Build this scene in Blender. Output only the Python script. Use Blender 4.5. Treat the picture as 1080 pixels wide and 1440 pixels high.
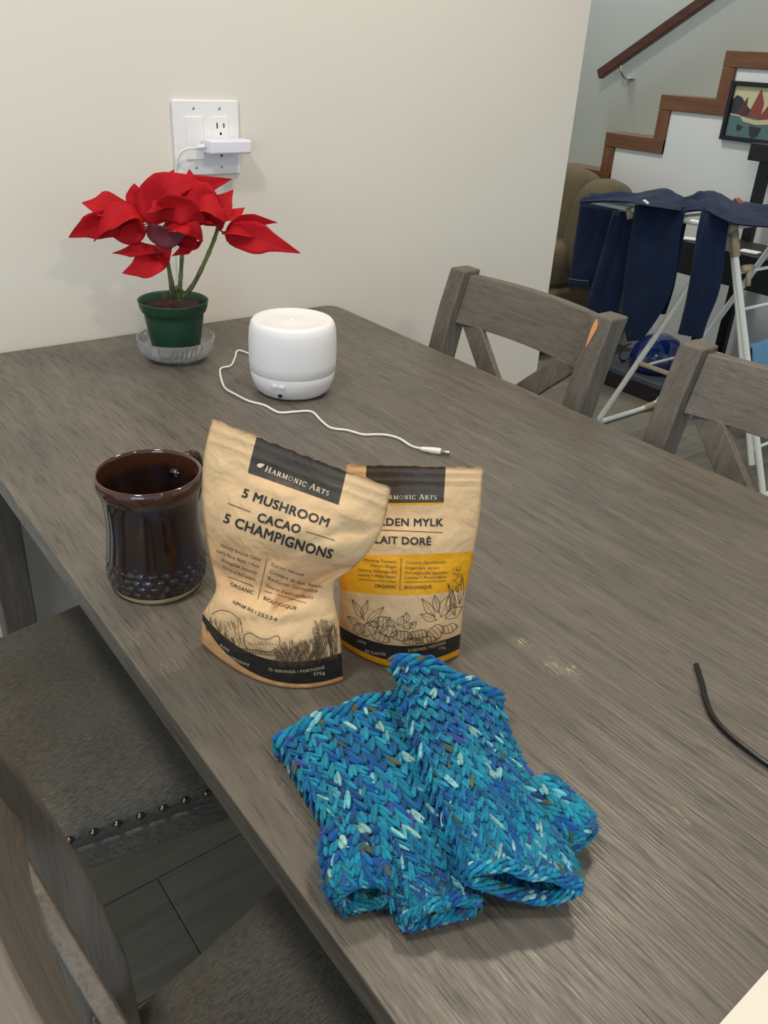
import bpy, bmesh, math, random
from mathutils import Vector, Matrix, noise

for o in list(bpy.data.objects):
    bpy.data.objects.remove(o)
random.seed(7)
SC = bpy.context.scene
COL = SC.collection
PI = math.pi

# ------------------------------------------------------------------ camera
CAM = Vector((0.0, 0.0, 1.26))
RX = Vector((0.79796916, -0.60049895, 0.05144141))
RY = Vector((-0.25754322, -0.41690825, -0.87169892))     # image down
RZ = Vector((0.54490064, 0.68234047, -0.48733436))       # view direction
FPX = 1167.0
cd = bpy.data.cameras.new('camera')
cam = bpy.data.objects.new('camera', cd)
COL.objects.link(cam)
cd.sensor_fit = 'VERTICAL'
cd.sensor_height = 36.0
cd.lens = FPX / 1440.0 * 36.0
cd.clip_start = 0.02
cd.clip_end = 50
cam.matrix_world = Matrix((
    (RX.x, -RY.x, -RZ.x, CAM.x),
    (RX.y, -RY.y, -RZ.y, CAM.y),
    (RX.z, -RY.z, -RZ.z, CAM.z),
    (0, 0, 0, 1)))
SC.camera = cam

# ------------------------------------------------------------------ world, lamps, exposure
SC.view_settings.view_transform = 'Standard'
SC.view_settings.look = 'None'
SC.view_settings.gamma = 1.0
SC.view_settings.use_curve_mapping = False
SC.view_settings.exposure = 0.22
W = bpy.data.worlds.new('world')
SC.world = W
W.use_nodes = True
bg = W.node_tree.nodes['Background']
bg.inputs[0].default_value = (0.80, 0.90, 1.0, 1)
bg.inputs[1].default_value = 0.62

def lamp(name, loc, power, size, color, target=None, shape='DISK'):
    ld = bpy.data.lights.new(name, 'AREA')
    ld.shape = shape
    ld.size = size
    ld.energy = power
    ld.color = color
    o = bpy.data.objects.new(name, ld)
    COL.objects.link(o)
    o.location = loc
    d = (Vector(target) - Vector(loc)) if target else Vector((0, 0, -1))
    o.rotation_euler = d.to_track_quat('-Z', 'Y').to_euler()
    return o

WARM = (1.0, 0.87, 0.70)
NEUT = (1.0, 0.95, 0.86)
lamp('ceiling_lamp_table', (1.15, 0.75, 2.44), 10, 0.16, WARM)
lamp('ceiling_lamp_left', (-0.25, 0.55, 2.44), 13, 0.22, NEUT)
lamp('ceiling_lamp_front', (0.5, -0.9, 2.44), 10, 0.2, WARM)
lamp('ceiling_lamp_living', (2.5, 2.6, 2.44), 16, 0.3, NEUT)
lamp('stairwell_fill', (3.95, 1.2, 3.3), 16, 0.3, NEUT)  # fill light added to brighten the stairwell, no known fixture
lamp('window_daylight', (-1.9, -1.4, 1.5), 18, 1.3, (0.56, 0.79, 1.0), (0.4, 0.5, 0.6), 'SQUARE')
lamp('stair_landing_daylight', (3.95, 3.9, 2.9), 16, 0.5, (0.72, 0.88, 1.0), (4.45, 3.3, 1.9))

# ------------------------------------------------------------------ photo rays -> points on real planes
def ray(u, v):
    return RX * ((u - 540) / FPX) + RY * ((v - 720) / FPX) + RZ
def onz(u, v, z):
    d = ray(u, v); return CAM + d * ((z - CAM.z) / d.z)
def onx(u, v, x):
    d = ray(u, v); return CAM + d * ((x - CAM.x) / d.x)
def ony(u, v, y):
    d = ray(u, v); return CAM + d * ((y - CAM.y) / d.y)
def onp(u, v, q, n):
    d = ray(u, v); return CAM + d * ((Vector(q) - CAM).dot(n) / d.dot(n))

# ------------------------------------------------------------------ helpers
def lin(r, g, b):
    f = lambda c: (c / 12.92 if c <= 0.04045 else ((c + 0.055) / 1.055) ** 2.4)
    return (f(r / 255), f(g / 255), f(b / 255), 1)

class Geo:
    def __init__(s):
        s.v = []; s.f = []; s.uv = None; s.col = None
    def add(s, vs, fs):
        b = len(s.v)
        s.v += [Vector(p) for p in vs]
        s.f += [tuple(b + i for i in f) for f in fs]
        return b
    def box(s, c, d, M=None):
        x, y, z = d[0] / 2, d[1] / 2, d[2] / 2
        vs = [Vector((sx * x, sy * y, sz * z)) for sz in (-1, 1) for sy in (-1, 1) for sx in (-1, 1)]
        if M: vs = [M @ p for p in vs]
        vs = [p + Vector(c) for p in vs]
        s.add(vs, [(0, 2, 3, 1), (4, 5, 7, 6), (0, 1, 5, 4), (2, 6, 7, 3), (0, 4, 6, 2), (1, 3, 7, 5)])
        return s
    def bb(s, x0, x1, y0, y1, z0, z1):
        return s.box(((x0 + x1) / 2, (y0 + y1) / 2, (z0 + z1) / 2), (x1 - x0, y1 - y0, z1 - z0))
    def sweep(s, path, secs, closed=True, caps=True, loop=False):
        """path: centre points; secs: list of cross-section point lists (absolute)"""
        n = len(secs[0]); b = len(s.v)
        for q in secs: s.v += [Vector(p) for p in q]
        m = len(secs)
        for i in range(m - 1 if not loop else m):
            i2 = (i + 1) % m
            for j in range(n if closed else n - 1):
                j2 = (j + 1) % n
                s.f.append((b + i * n + j, b + i * n + j2, b + i2 * n + j2, b + i2 * n + j))
        if caps and closed and not loop:
            s.f.append(tuple(b + j for j in reversed(range(n))))
            s.f.append(tuple(b + (m - 1) * n + j for j in range(n)))
        return s
    def tube(s, pts, r, n=8, caps=True, flat=1.0):
        pts = [Vector(p) for p in pts]
        rr = r if isinstance(r, (list, tuple)) else [r] * len(pts)
        secs = []; up = Vector((0, 0, 1)); N = None
        for i, p in enumerate(pts):
            t = (pts[min(i + 1, len(pts) - 1)] - pts[max(i - 1, 0)]).normalized()
            if N is None:
                N = t.cross(up)
                if N.length < 1e-3: N = t.cross(Vector((1, 0, 0)))
            N = (N - t * N.dot(t)).normalized()
            B = t.cross(N)
            secs.append([p + (N * math.cos(a) + B * math.sin(a) * flat) * rr[i] for a in [2 * PI * k / n for k in range(n)]])
        return s.sweep(pts, secs, caps=caps)
    def bar(s, p, q, wd, ht, side=None):
        """square bar from p to q; wd measured along 'side', ht perpendicular to both"""
        p, q = Vector(p), Vector(q); t = (q - p).normalized()
        sd = Vector(side) if side else Vector((0, 1, 0))
        sd = (sd - t * sd.dot(t)).normalized(); n = t.cross(sd)
        c = [sd * (a * wd / 2) + n * (b * ht / 2) for a, b in ((-1, -1), (1, -1), (1, 1), (-1, 1))]
        return s.sweep(None, [[p + k for k in c], [q + k for k in c]])
    def lathe(s, prof, c, n=48, mod=None, caps=False):
        c = Vector(c); secs = []
        for i, (r, z) in enumerate(prof):
            row = []
            for k in range(n):
                a = 2 * PI * k / n
                rr = r * (mod(i, a) if mod else 1)
                row.append(c + Vector((rr * math.cos(a), rr * math.sin(a), z)))
            secs.append(row)
        return s.sweep(None, secs, caps=caps)
    def ball(s, c, ax, n=8, m=5):
        """ellipsoid; ax = three axis vectors (long one last)"""
        c = Vector(c); A, B, T = ax; b = len(s.v)
        s.v.append(c - T)
        for i in range(1, m):
            ph = -PI / 2 + PI * i / m
            for k in range(n):
                a = 2 * PI * k / n
                s.v.append(c + T * math.sin(ph) + (A * math.cos(a) + B * math.sin(a)) * math.cos(ph))
        s.v.append(c + T)
        e = len(s.v) - 1
        for k in range(n):
            k2 = (k + 1) % n
            s.f.append((b, b + 1 + k2, b + 1 + k))
            for i in range(m - 2):
                q = b + 1 + i * n
                s.f.append((q + k, q + k2, q + n + k2, q + n + k))
            s.f.append((e, e - n + k, e - n + k2))
        return s

ORG = {}
def thing(name, label, cat, loc=(0, 0, 0), group=None):
    o = bpy.data.objects.new(name, None)
    o.empty_display_size = 0.05
    COL.objects.link(o)
    o.location = loc
    ORG[o.name] = Vector(loc)
    o['label'] = label; o['category'] = cat
    if group: o['group'] = group
    return o

def obj(name, g, m, parent=None, smooth=False, bevel=0, seg=2, subd=0, auto=None, recalc=True, org=None):
    me = bpy.data.meshes.new(name)
    if org is not None: base = Vector(org)
    else: base = ORG[parent.name] if parent else Vector((0, 0, 0))
    me.from_pydata([p - base for p in g.v], [], g.f)
    if recalc:
        bm = bmesh.new(); bm.from_mesh(me)
        bmesh.ops.recalc_face_normals(bm, faces=bm.faces)
        bm.to_mesh(me); bm.free()
    if smooth:
        for p in me.polygons: p.use_smooth = True
    me.update()
    o = bpy.data.objects.new(name, me)
    COL.objects.link(o)
    for mm in (m if isinstance(m, (list, tuple)) else [m]): me.materials.append(mm)
    if parent:
        o.parent = parent
        ORG[o.name] = base
    else:
        o.location = base
        ORG[o.name] = base
    if bevel:
        b = o.modifiers.new('bevel', 'BEVEL'); b.width = bevel; b.segments = seg; b.limit_method = 'ANGLE'
        b.angle_limit = math.radians(40)
        for p in me.polygons: p.use_smooth = True
        b.harden_normals = True
    if subd:
        b = o.modifiers.new('subd', 'SUBSURF'); b.levels = subd; b.render_levels = subd
    return o

def tag(o, label, cat, group=None, kind=None):
    if label: o['label'] = label
    if cat: o['category'] = cat
    if group: o['group'] = group
    if kind: o['kind'] = kind
    return o
def struct(name, g, m, **k):
    o = obj(name, g, m, **k); o['kind'] = 'structure'; return o

def dup(root, loc, rotz, label, group=None):
    r = root.copy(); COL.objects.link(r); r.location = loc; r.rotation_euler = (0, 0, rotz)
    r['label'] = label
    if group: r['group'] = group
    for ch in list(root.children):
        c = ch.copy(); COL.objects.link(c); c.parent = r
        for gch in list(ch.children):
            d = gch.copy(); COL.objects.link(d); d.parent = c
    return r

def smoothpath(pts, n):
    """Catmull-Rom through points, n samples per span"""
    P = [Vector(p) for p in pts]; out = []
    for i in range(len(P) - 1):
        a = P[max(i - 1, 0)]; b = P[i]; c = P[i + 1]; d = P[min(i + 2, len(P) - 1)]
        for k in range(n):
            t = k / n
            out.append(0.5 * ((2 * b) + (c - a) * t + (2 * a - 5 * b + 4 * c - d) * t * t + (-a + 3 * b - 3 * c + d) * t ** 3))
    out.append(P[-1]); return out

# ------------------------------------------------------------------ materials
class NT:
    def __init__(s, name, color=(0.5, 0.5, 0.5, 1), rough=0.5, **kw):
        s.m = bpy.data.materials.new(name); s.m.use_nodes = True
        s.t = s.m.node_tree; s.b = s.t.nodes['Principled BSDF']
        s.b.inputs['Base Color'].default_value = color
        s.b.inputs['Roughness'].default_value = rough
        for k, v in kw.items(): s.b.inputs[k.replace('_', ' ')].default_value = v
    def n(s, typ, **kw):
        nd = s.t.nodes.new(typ)
        for k, v in kw.items(): setattr(nd, k, v)
        return nd
    def l(s, a, b): s.t.links.new(a, b)
    def val(s, sock, v):
        if hasattr(v, 'links'): s.l(v, sock)
        else: sock.default_value = v
    def math(s, op, a, b=None, c=None, clamp=False):
        nd = s.n('ShaderNodeMath', operation=op); nd.use_clamp = clamp
        s.val(nd.inputs[0], a)
        if b is not None: s.val(nd.inputs[1], b)
        if c is not None: s.val(nd.inputs[2], c)
        return nd.outputs[0]
    def mix(s, f, a, b):
        nd = s.n('ShaderNodeMix', data_type='RGBA')
        s.val(nd.inputs[0], f); s.val(nd.inputs[6], a); s.val(nd.inputs[7], b)
        return nd.outputs[2]
    def coord(s, kind='Object', scale=(1, 1, 1)):
        tc = s.n('ShaderNodeTexCoord'); mp = s.n('ShaderNodeMapping')
        mp.inputs['Scale'].default_value = scale
        s.l(tc.outputs[kind], mp.inputs[0]); return mp.outputs[0]
    def noise(s, vec, scale=5, detail=4, rough=0.5, dist=0):
        nd = s.n('ShaderNodeTexNoise')
        nd.inputs['Scale'].default_value = scale; nd.inputs['Detail'].default_value = detail
        nd.inputs['Roughness'].default_value = rough; nd.inputs['Distortion'].default_value = dist
        if vec is not None: s.l(vec, nd.inputs['Vector'])
        return nd.outputs[0]
    def ramp(s, f, stops):
        nd = s.n('ShaderNodeValToRGB'); e = nd.color_ramp.elements
        e[0].position, e[0].color = stops[0]; e[1].position, e[1].color = stops[1]
        for p, c in stops[2:]:
            k = e.new(p); k.color = c
        s.l(f, nd.inputs[0]); return nd.outputs[0]
    def rng(s, f, a, b, c=0.0, d=1.0):
        nd = s.n('ShaderNodeMapRange'); s.val(nd.inputs[0], f)
        for i, x in enumerate((a, b, c, d)): nd.inputs[i + 1].default_value = x
        return nd.outputs[0]
    def bump(s, h, strength=0.3, dist=0.001):
        nd = s.n('ShaderNodeBump'); nd.inputs['Strength'].default_value = strength
        nd.inputs['Distance'].default_value = dist
        s.l(h, nd.inputs['Height']); s.l(nd.outputs[0], s.b.inputs['Normal'])
    def color(s, c): s.l(c, s.b.inputs['Base Color'])

def wood(name, axis, dark, lightc, rough=0.45, streak=0.35, bump=0.35, fine=1.0, scuff=False, pore=18):
    t = NT(name, rough=rough)
    st = [90 * fine, 90 * fine, 90 * fine]; st[axis] = 6.5 * fine
    st2 = [420 * fine, 420 * fine, 420 * fine]; st2[axis] = pore * fine
    big = t.noise(t.coord('Object', (1, 1, 1)), 5, 3)
    a = t.noise(t.coord('Object', tuple(st)), 1.0, 5, 0.62, 0.25)
    b = t.noise(t.coord('Object', tuple(st2)), 1.0, 2, 0.5)
    f = t.math('ADD', t.math('MULTIPLY', a, 0.62), t.math('MULTIPLY', big, 0.25))
    f = t.math('ADD', f, t.math('MULTIPLY', b, 0.16))
    c = t.ramp(f, [(0.34, dark), (0.68, lightc)])
    pores = t.rng(b, 0.30, 0.42, 1.0, 0.0)
    c = t.mix(t.math('MULTIPLY', pores, streak), c, (dark[0] * .35, dark[1] * .35, dark[2] * .35, 1))
    if scuff:
        # worn-through spots with their own shape, fixed on the wood
        geo = t.n('ShaderNodeTexCoord'); sp = t.n('ShaderNodeSeparateXYZ'); t.l(geo.outputs['Object'], sp.inputs[0])
        tot = None
        for (cx, cy, hx, hy, thr) in scuff:
            dx = t.math('DIVIDE', t.math('ABSOLUTE', t.math('SUBTRACT', sp.outputs[0], cx)), hx)
            dy = t.math('DIVIDE', t.math('ABSOLUTE', t.math('SUBTRACT', sp.outputs[1], cy)), hy)
            d = t.rng(t.math('MAXIMUM', dx, dy), 0.5, 1.0, 1.0, 0.0)
            tot = t.math('MULTIPLY', d, thr) if tot is None else t.math('MAXIMUM', tot, t.math('MULTIPLY', d, thr))
        br = t.noise(t.coord('Object', (1050, 70, 200)), 1.0, 2)
        mk = t.math('MULTIPLY', t.rng(br, 0.57, 0.64, 0, 1), tot)
        c = t.mix(mk, c, lin(208, 186, 150))
    t.color(c)
    h = t.math('ADD', t.math('MULTIPLY', a, 0.5), b)
    t.bump(h, bump, 0.0012)
    t.l(t.rng(b, 0.3, 0.7, rough + 0.1, rough - 0.06), t.b.inputs['Roughness'])
    return t.m

DK, LT = lin(84, 78, 70), lin(118, 110, 100)
M_table = wood('table_grey_wood', 1, lin(80, 75, 68), lin(115, 108, 98), rough=0.36, streak=0.5, bump=0.6, pore=26,
               scuff=[(-0.094, -0.021, 0.012, 0.014, 1.0), (-0.083, -0.036, 0.010, 0.012, 1.0), (-0.093, 0.018, 0.008, 0.010, .8), (-0.142, -0.201, .004, .011, .8), (-0.060, -0.164, .003, .008, .8), (-0.391, 0.175, .012, .016, .22), (-0.401, 0.226, .010, .014, .18)])
M_woodx = wood('chair_wood_grain_x', 0, DK, LT, 0.5, 0.3, 0.3)
M_woody = wood('chair_wood_grain_y', 1, DK, LT, 0.5, 0.3, 0.3)
M_woodz = wood('chair_wood_grain_z', 2, DK, LT, 0.5, 0.3, 0.3)

def paint(name, col, rough=0.6, bump=0.0, scale=60, var=0.03):
    t = NT(name, col, rough)
    v = t.coord('Object')
    n = t.noise(v, 3, 4)
    lo = tuple(c * (1 - var) for c in col[:3]) + (1,)
    t.color(t.mix(n, lo, col))
    if bump: t.bump(t.noise(v, scale, 5), bump, 0.002)
    return t.m
M_wall = paint('wall_cream_paint', lin(229, 223, 211), 0.62, 0.08, 90)
M_wall2 = paint('wall_white_paint', lin(226, 229, 226), 0.65, 0.05, 90)
M_wall3 = paint('stairwell_grey_paint', lin(196, 196, 184), 0.65, 0.05, 90)
M_ceil = paint('ceiling_white', lin(235, 233, 228), 0.8, 0.05, 90)
M_white = paint('white_plastic', lin(240, 238, 236), 0.35)
M_lavender = paint('white_adapter_plastic', lin(232, 230, 240), 0.3)
M_dkhole = paint('dark_hole', lin(20, 18, 17), 0.6)
M_black = paint('black_rubber', lin(10, 10, 10), 0.28)
M_blackm = paint('black_satin', lin(18, 19, 20), 0.45)
M_metal = NT('steel', lin(200, 198, 192), 0.25, Metallic=1.0).m
M_stud = NT('gunmetal_stud', lin(120, 112, 104), 0.28, Metallic=1.0).m
M_trim = wood('stair_trim_wood', 1, lin(88, 56, 34), lin(128, 86, 54), 0.45, 0.1, 0.1, 0.5)
M_trimz = wood('stair_trim_wood_upright', 2, lin(88, 56, 34), lin(128, 86, 54), 0.45, 0.1, 0.1, 0.5)
M_rail = wood('handrail_wood', 1, lin(70, 40, 32), lin(104, 64, 52), 0.4, 0.1, 0.1, 0.5)

def plank_mat():
    t = NT('grey_floor_plank', rough=0.4)
    oi = t.n('ShaderNodeObjectInfo')
    a = t.noise(t.coord('Object', (2, 50, 20)), 1.0, 5, 0.6)
    f = t.math('ADD', t.math('MULTIPLY', a, 0.7), t.math('MULTIPLY', oi.outputs['Random'], 0.3))
    t.color(t.ramp(f, [(0.25, lin(104, 99, 86)), (0.75, lin(142, 136, 120))]))
    t.bump(a, 0.15, 0.001); return t.m
M_plank = plank_mat()
M_sub = paint('floor_joint', lin(116, 112, 100), 0.9)

def fabric(name, c1, c2, scale=900, rough=0.9, bump=0.5, big=10):
    t = NT(name, rough=rough)
    t.b.inputs['Sheen Weight'].default_value = 0.05; t.b.inputs['Specular IOR Level'].default_value = 0.25
    v = t.coord('Object')
    a = t.noise(v, scale, 2); b = t.noise(v, big, 4)
    w = t.noise(t.coord('Object', (120, 700, 300)), 1.0, 3)
    f = t.math('ADD', t.math('MULTIPLY', a, 0.4), t.math('MULTIPLY', w, 0.45))
    f = t.math('ADD', f, t.math('MULTIPLY', b, 0.15))
    t.color(t.ramp(f, [(0.35, c1), (0.65, c2)]))
    t.bump(t.math('ADD', a, w), bump, 0.0008); return t.m
M_seat = fabric('charcoal_seat_fabric', lin(60, 57, 51), lin(118, 112, 102))
M_sofa = fabric('olive_sofa_fabric', lin(80, 71, 52), lin(108, 97, 74), 300)
M_denim = fabric('dark_blue_denim', lin(9, 19, 40), lin(28, 47, 80), 700, 0.9, 0.5, 14)
M_ltblue = fabric('light_blue_cloth', lin(84, 132, 172), lin(112, 158, 194), 500)
M_tan = paint('beige_plastic', lin(176, 162, 130), 0.45)
M_tube = paint('white_enamel_tube', lin(232, 236, 232), 0.3)

# ------------------------------------------------------------------ room
YW = 1.518          # face of the cream wall behind the table
XE = 1.737          # its free end
struct('wall_back', Geo().bb(-2.2, XE, YW, YW + 0.12, 0, 2.46), M_wall)
struct('ceiling', Geo().bb(-2.2, 3.45, -2.2, 5.2, 2.46, 2.52), M_ceil)
flr = struct('floor', Geo().bb(-2.2, 5.2, -2.2, 5.2, -0.06, -0.0025), M_sub)
PW = 0.186
pg = Geo().bb(-0.6, 0.6, -PW / 2 + 0.0007, PW / 2 - 0.0007, -0.0025, 0.0)
plank0 = obj('floor_plank', pg, M_plank, flr, bevel=0.0015, seg=1)
npl = 0
for r in range(-6, 21):
    yc = 0.943 - PW / 2 + r * PW
    off = {0: 0.305, 1: -0.14, -1: -0.35}.get(r, ((r * 0.437) % 1.2))
    for k in range(-1, 4):
        xc = off + 0.6 + k * 1.202 - (1.202 if r in (0,) else 0) + (0 if r in (0,) else 0)
        if xc > 4.9 or xc < -1.4: continue
        if yc < -0.2 and xc > 1.2: continue
        o = plank0 if npl == 0 else plank0.copy()
        if npl: COL.objects.link(o); o.parent = flr
        o.location = (xc, yc, 0); npl += 1
# stair half wall (face at x = 3.5), stepped top
XS = 3.5
steps = [(3.105, 0.792), (2.835, 0.965), (2.562, 1.145), (2.286, 1.325), (1.98, 1.505)]   # left end y of each level, top z of the trim
TR = 0.062
hw = Geo()
prof = [(3.7, 0)]
ys = 3.7
lv = [(3.7, 0.62)] + steps
poly = []
for i, (y, z) in enumerate(lv):
    y1 = lv[i + 1][0] if i + 1 < len(lv) else 0.2
    hw.bb(XS, XS + 0.1, y1 - 0.03, y - 0.03, 0, z - TR * 0.5)
struct('wall_stair', hw, M_wall2)
tn = 1
for i, (y, z) in enumerate(steps):
    y1 = steps[i + 1][0] if i + 1 < len(steps) else 0.2
    struct('trim_%d' % tn, Geo().bb(XS - 0.014, XS + 0.114, y1 - TR, y, z - TR, z), M_trim, bevel=0.003, seg=1); tn += 1
    zb = lv[i][1] - TR
    struct('trim_%d' % tn, Geo().bb(XS - 0.0138, XS + 0.113, y - TR, y - 0.001, zb, z - TR - 0.001), M_trimz, bevel=0.003, seg=1); tn += 1
struct('wall_stairwell', Geo().bb(4.45, 4.56, -0.5, 5.1, 0, 3.6), M_wall3)
struct('wall_far', Geo().bb(1.0, 4.45, 4.9, 5.0, 0, 3.6), M_wall3)
# steps behind the half wall
stp = Geo()
for i in range(9):
    y0 = 3.1 - 0.272 * i
    stp.bb(XS + 0.12, 4.44, y0 - 0.272, y0 + 0.0, 0, max(0.02, 0.60 + 0.18 * (i - 2)))
struct('trim_20', stp, M_trim)
# handrail on the stairwell wall
hr = thing('handrail', 'slanting brown wooden handrail fixed to the grey stairwell wall', 'handrail', (4.38, 3.7, 1.17))
def onxp(u, v, x): return onx(u, v, x)
p0 = onx(843, 105, 4.36); p1 = onx(992, 0, 4.36)
dirr = (p1 - p0).normalized()
obj('rail', Geo().bar(p0, p0 + dirr * 2.2, 0.042, 0.055, (1, 0, 0)), M_rail, hr, bevel=0.008)
bk = thing_b = Geo()
pb = p0 + dirr * 0.17 + Vector((0, 0, -0.03))
bk.tube(smoothpath([pb, pb + Vector((0.005, -0.01, -0.04)), pb + Vector((0.04, -0.02, -0.07)), pb + Vector((0.085, -0.02, -0.07))], 5), 0.007, 8)
bk.lathe([(0.0, 0), (0.028, 0), (0.028, 0.006), (0, 0.006)], pb + Vector((0.083, -0.02, -0.07)), 16)
obj('wall_bracket', bk, M_metal, hr, smooth=True)

# ------------------------------------------------------------------ dining table
TZ = 0.76
tb = thing('dining_table', 'long grey wood-grain dining table standing against the cream wall', 'table', (0.61, 0.4, 0))
X0, X1, Y0, Y1 = 0.194, 1.030, -0.48, 1.512
tp = Geo()
cr = 0.028
out = []
for (cx, cy, a0) in ((X1 - cr, Y1 - cr, 0), (X0 + .012, Y1 - .012, 90), (X0 + cr, Y0 + cr, 180), (X1 - cr, Y0 + cr, 270)):
    rr = .012 if a0 == 90 else cr
    for k in range(7):
        a = math.radians(a0 + 15 * k); out.append((cx + rr * math.cos(a), cy + rr * math.sin(a)))
tp.sweep(None, [[(x, y, TZ - 0.027) for x, y in out], [(x, y, TZ) for x, y in out]])
obj('tabletop', tp, M_table, tb, bevel=0.0022, seg=2)
for (x, y) in ((0.258, 1.445), (0.965, 1.445), (0.258, -0.41), (0.965, -0.41)):
    obj('leg', Geo().sweep(None, [[(x + a * w, y + b * w, z) for a, b in ((-1, -1), (1, -1), (1, 1), (-1, 1))] for z, w in ((0, 0.026), (0.62, 0.033), (TZ - 0.027, 0.033))]), M_woodz, tb, bevel=0.003)
for nm, bx in (('apron', (0.291, 0.932, 1.44, 1.462)), ('apron', (0.291, 0.932, -0.428, -0.406))):
    obj(nm, Geo().bb(*bx, TZ - 0.10, TZ - 0.027), M_woodx, tb, bevel=0.002)
for xx in (0.30, 0.925):
    obj('apron', Geo().bb(xx - .011, xx + .011, -0.377, 1.412, TZ - 0.085, TZ - 0.027), M_woody, tb, bevel=0.002)

# ------------------------------------------------------------------ chairs
CH = 0.89
def postx(z):      # front face of the rear post, local x
    pts = [(0, -0.265), (0.2, -0.222), (0.38, -0.202), (0.47, -0.198), (0.58, -0.203), (0.70, -0.221), (0.80, -0.244), (0.855, -0.260), (0.90, -0.277)]
    for (z0, x0), (z1, x1) in zip(pts, pts[1:]):
        if z <= z1: return x0 + (x1 - x0) * (z - z0) / (z1 - z0)
    return pts[-1][1]
def make_chair(label):
    t = thing('dining_chair', label, 'chair', (0, 0, 0), 'dining chairs around the table')
    HW = 0.205; PWD = 0.042; DP = 0.045
    for s in (-1, 1):
        g = Geo(); secs = []
        zs = [0, 0.1, 0.2, 0.3, 0.38, 0.45, 0.52, 0.58, 0.64, 0.70, 0.76, 0.82, CH - 0.004]
        for z in zs:
            xf = postx(z); ya, yb = s * HW, s * (HW - PWD)
            dp = DP * (0.85 if z < 0.15 else 1)
            secs.append([(xf, ya, z), (xf, yb, z), (xf - dp, yb, z - 0.0), (xf - dp, ya, z)])
        g.sweep(None, secs)
        obj('back_post', g, M_woodz, t, bevel=0.004, seg=2)
    # curved top rail between the posts
    inn = HW - PWD
    def slab(za, zb, bow, th, x_in):
        g = Geo(); secs = []
        for k in range(13):
            y = -inn + 2 * inn * k / 12
            b = bow * (1 - (y / inn) ** 2)
            q = []
            for z, d in ((za, 0), (zb, 0), (zb, th), (za, th)):
                q.append((postx(z) - x_in - b - d, y, z))
            secs.append(q)
        return g.sweep(None, secs)
    obj('top_rail', slab(0.785, CH - 0.012, 0.024, 0.020, 0.016), M_woody, t, bevel=0.003, seg=2)
    obj('lower_rail', slab(0.495, 0.540, 0.014, 0.016, 0.024), M_woody, t, bevel=0.003, seg=2)
    # crossed braces
    for s, d in ((1, 0.0), (-1, 0.003)):
        g = Geo(); secs = []
        for k in range(13):
            f = k / 12
            yc = s * (-inn + 0.032 + f * (2 * inn - 0.064)); z = 0.535 + f * (0.79 - 0.535)
            b = 0.010 * (1 - (yc / inn) ** 2)
            q = []
            for oy, dd in ((-0.030, 0), (0.030, 0), (0.030, 0.013), (-0.030, 0.013)):
                q.append((postx(z) - 0.0235 - b * .3 - dd - d, max(-inn, min(inn, yc + oy)), z))
            secs.append(q)
        obj('cross_brace', g.sweep(None, secs), M_woodz, t, bevel=0.002, seg=1)
    # seat: apron frame, cushion, studs
    def edge(x):    # half width of the seat at local x
        return 0.185 + (x + 0.20) * 0.16
    fr = Geo()
    xa, xb = -0.198, 0.222
    fr.add([(xa, -edge(xa) - .003, .393), (xb, -edge(xb) - .003, .393), (xb, edge(xb) + .003, .393), (xa, edge(xa) + .003, .393),
            (xa, -edge(xa) - .003, .4355), (xb, -edge(xb) - .003, .4355), (xb, edge(xb) + .003, .4355), (xa, edge(xa) + .003, .4355)],
           [(3, 2, 1, 0), (4, 5, 6, 7), (0, 1, 5, 4), (1, 2, 6, 5), (2, 3, 7, 6), (3, 0, 4, 7)])
    obj('seat_frame', fr, M_seat, t, bevel=0.006)
    cu = Geo(); nx, ny = 18, 18; top = []
    for i in range(nx + 1):
        for j in range(ny + 1):
            u, v = -1 + 2 * i / nx, -1 + 2 * j / ny
            x = xa + (xb - xa + 0.006) * (u + 1) / 2; y = v * edge(x)
            m = (1 - abs(u) ** 3.5) * (1 - abs(v) ** 3.5)
            top.append((x, y, 0.463 + 0.024 * max(m, 0) ** 0.45))
    fs = [(i * (ny + 1) + j, (i + 1) * (ny + 1) + j, (i + 1) * (ny + 1) + j + 1, i * (ny + 1) + j + 1) for i in range(nx) for j in range(ny)]
    b0 = cu.add(top, fs)
    ring = [(i, 0) for i in range(nx)] + [(nx, j) for j in range(ny)] + [(i, ny) for i in range(nx, 0, -1)] + [(0, j) for j in range(ny, 0, -1)]
    idx = [i * (ny + 1) + j for i, j in ring]
    lo = cu.add([(cu.v[k].x, cu.v[k].y, 0.436) for k in idx], [])
    for k in range(len(idx)):
        k2 = (k + 1) % len(idx)
        cu.f.append((idx[k], idx[k2], lo + k2, lo + k))
    cu.f.append(tuple(lo + k for k in range(len(idx))))
    seat = obj('seat_cushion', cu, M_seat, t, smooth=True)
    sg = Geo().ball((0, 0, 0), (Vector((.0054, 0, 0)), Vector((0, .0054, 0)), Vector((0, 0, .0054))), 10, 6)
    st0 = None
    spots = [(-0.165 + 0.0265 * k, s * (edge(-0.165 + 0.0265 * k) + 0.0005)) for s in (-1, 1) for k in range(15)]
    spots += [(xb + 0.006, -0.19 + 0.0271 * k) for k in range(15)]
    for (x, y) in spots:
        if st0 is None:
            st0 = o = obj('nail_stud', sg, M_stud, seat, smooth=True)
        else:
            o = st0.copy(); COL.objects.link(o); o.parent = seat
        o.location = (x, y, 0.453)
    for s in (-1, 1):
        yc = s * (edge(0.2) - 0.03)
        obj('front_leg', Geo().sweep(None, [[(0.195 + a * w, yc + b * w, z) for a, b in ((-1, -1), (1, -1), (1, 1), (-1, 1))] for z, w in ((0, 0.016), (0.405, 0.021))]), M_woodz, t, bevel=0.003)
    return t
chB = make_chair('nearest left-hand chair, its curved back post and dark seat at the bottom left')
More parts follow.
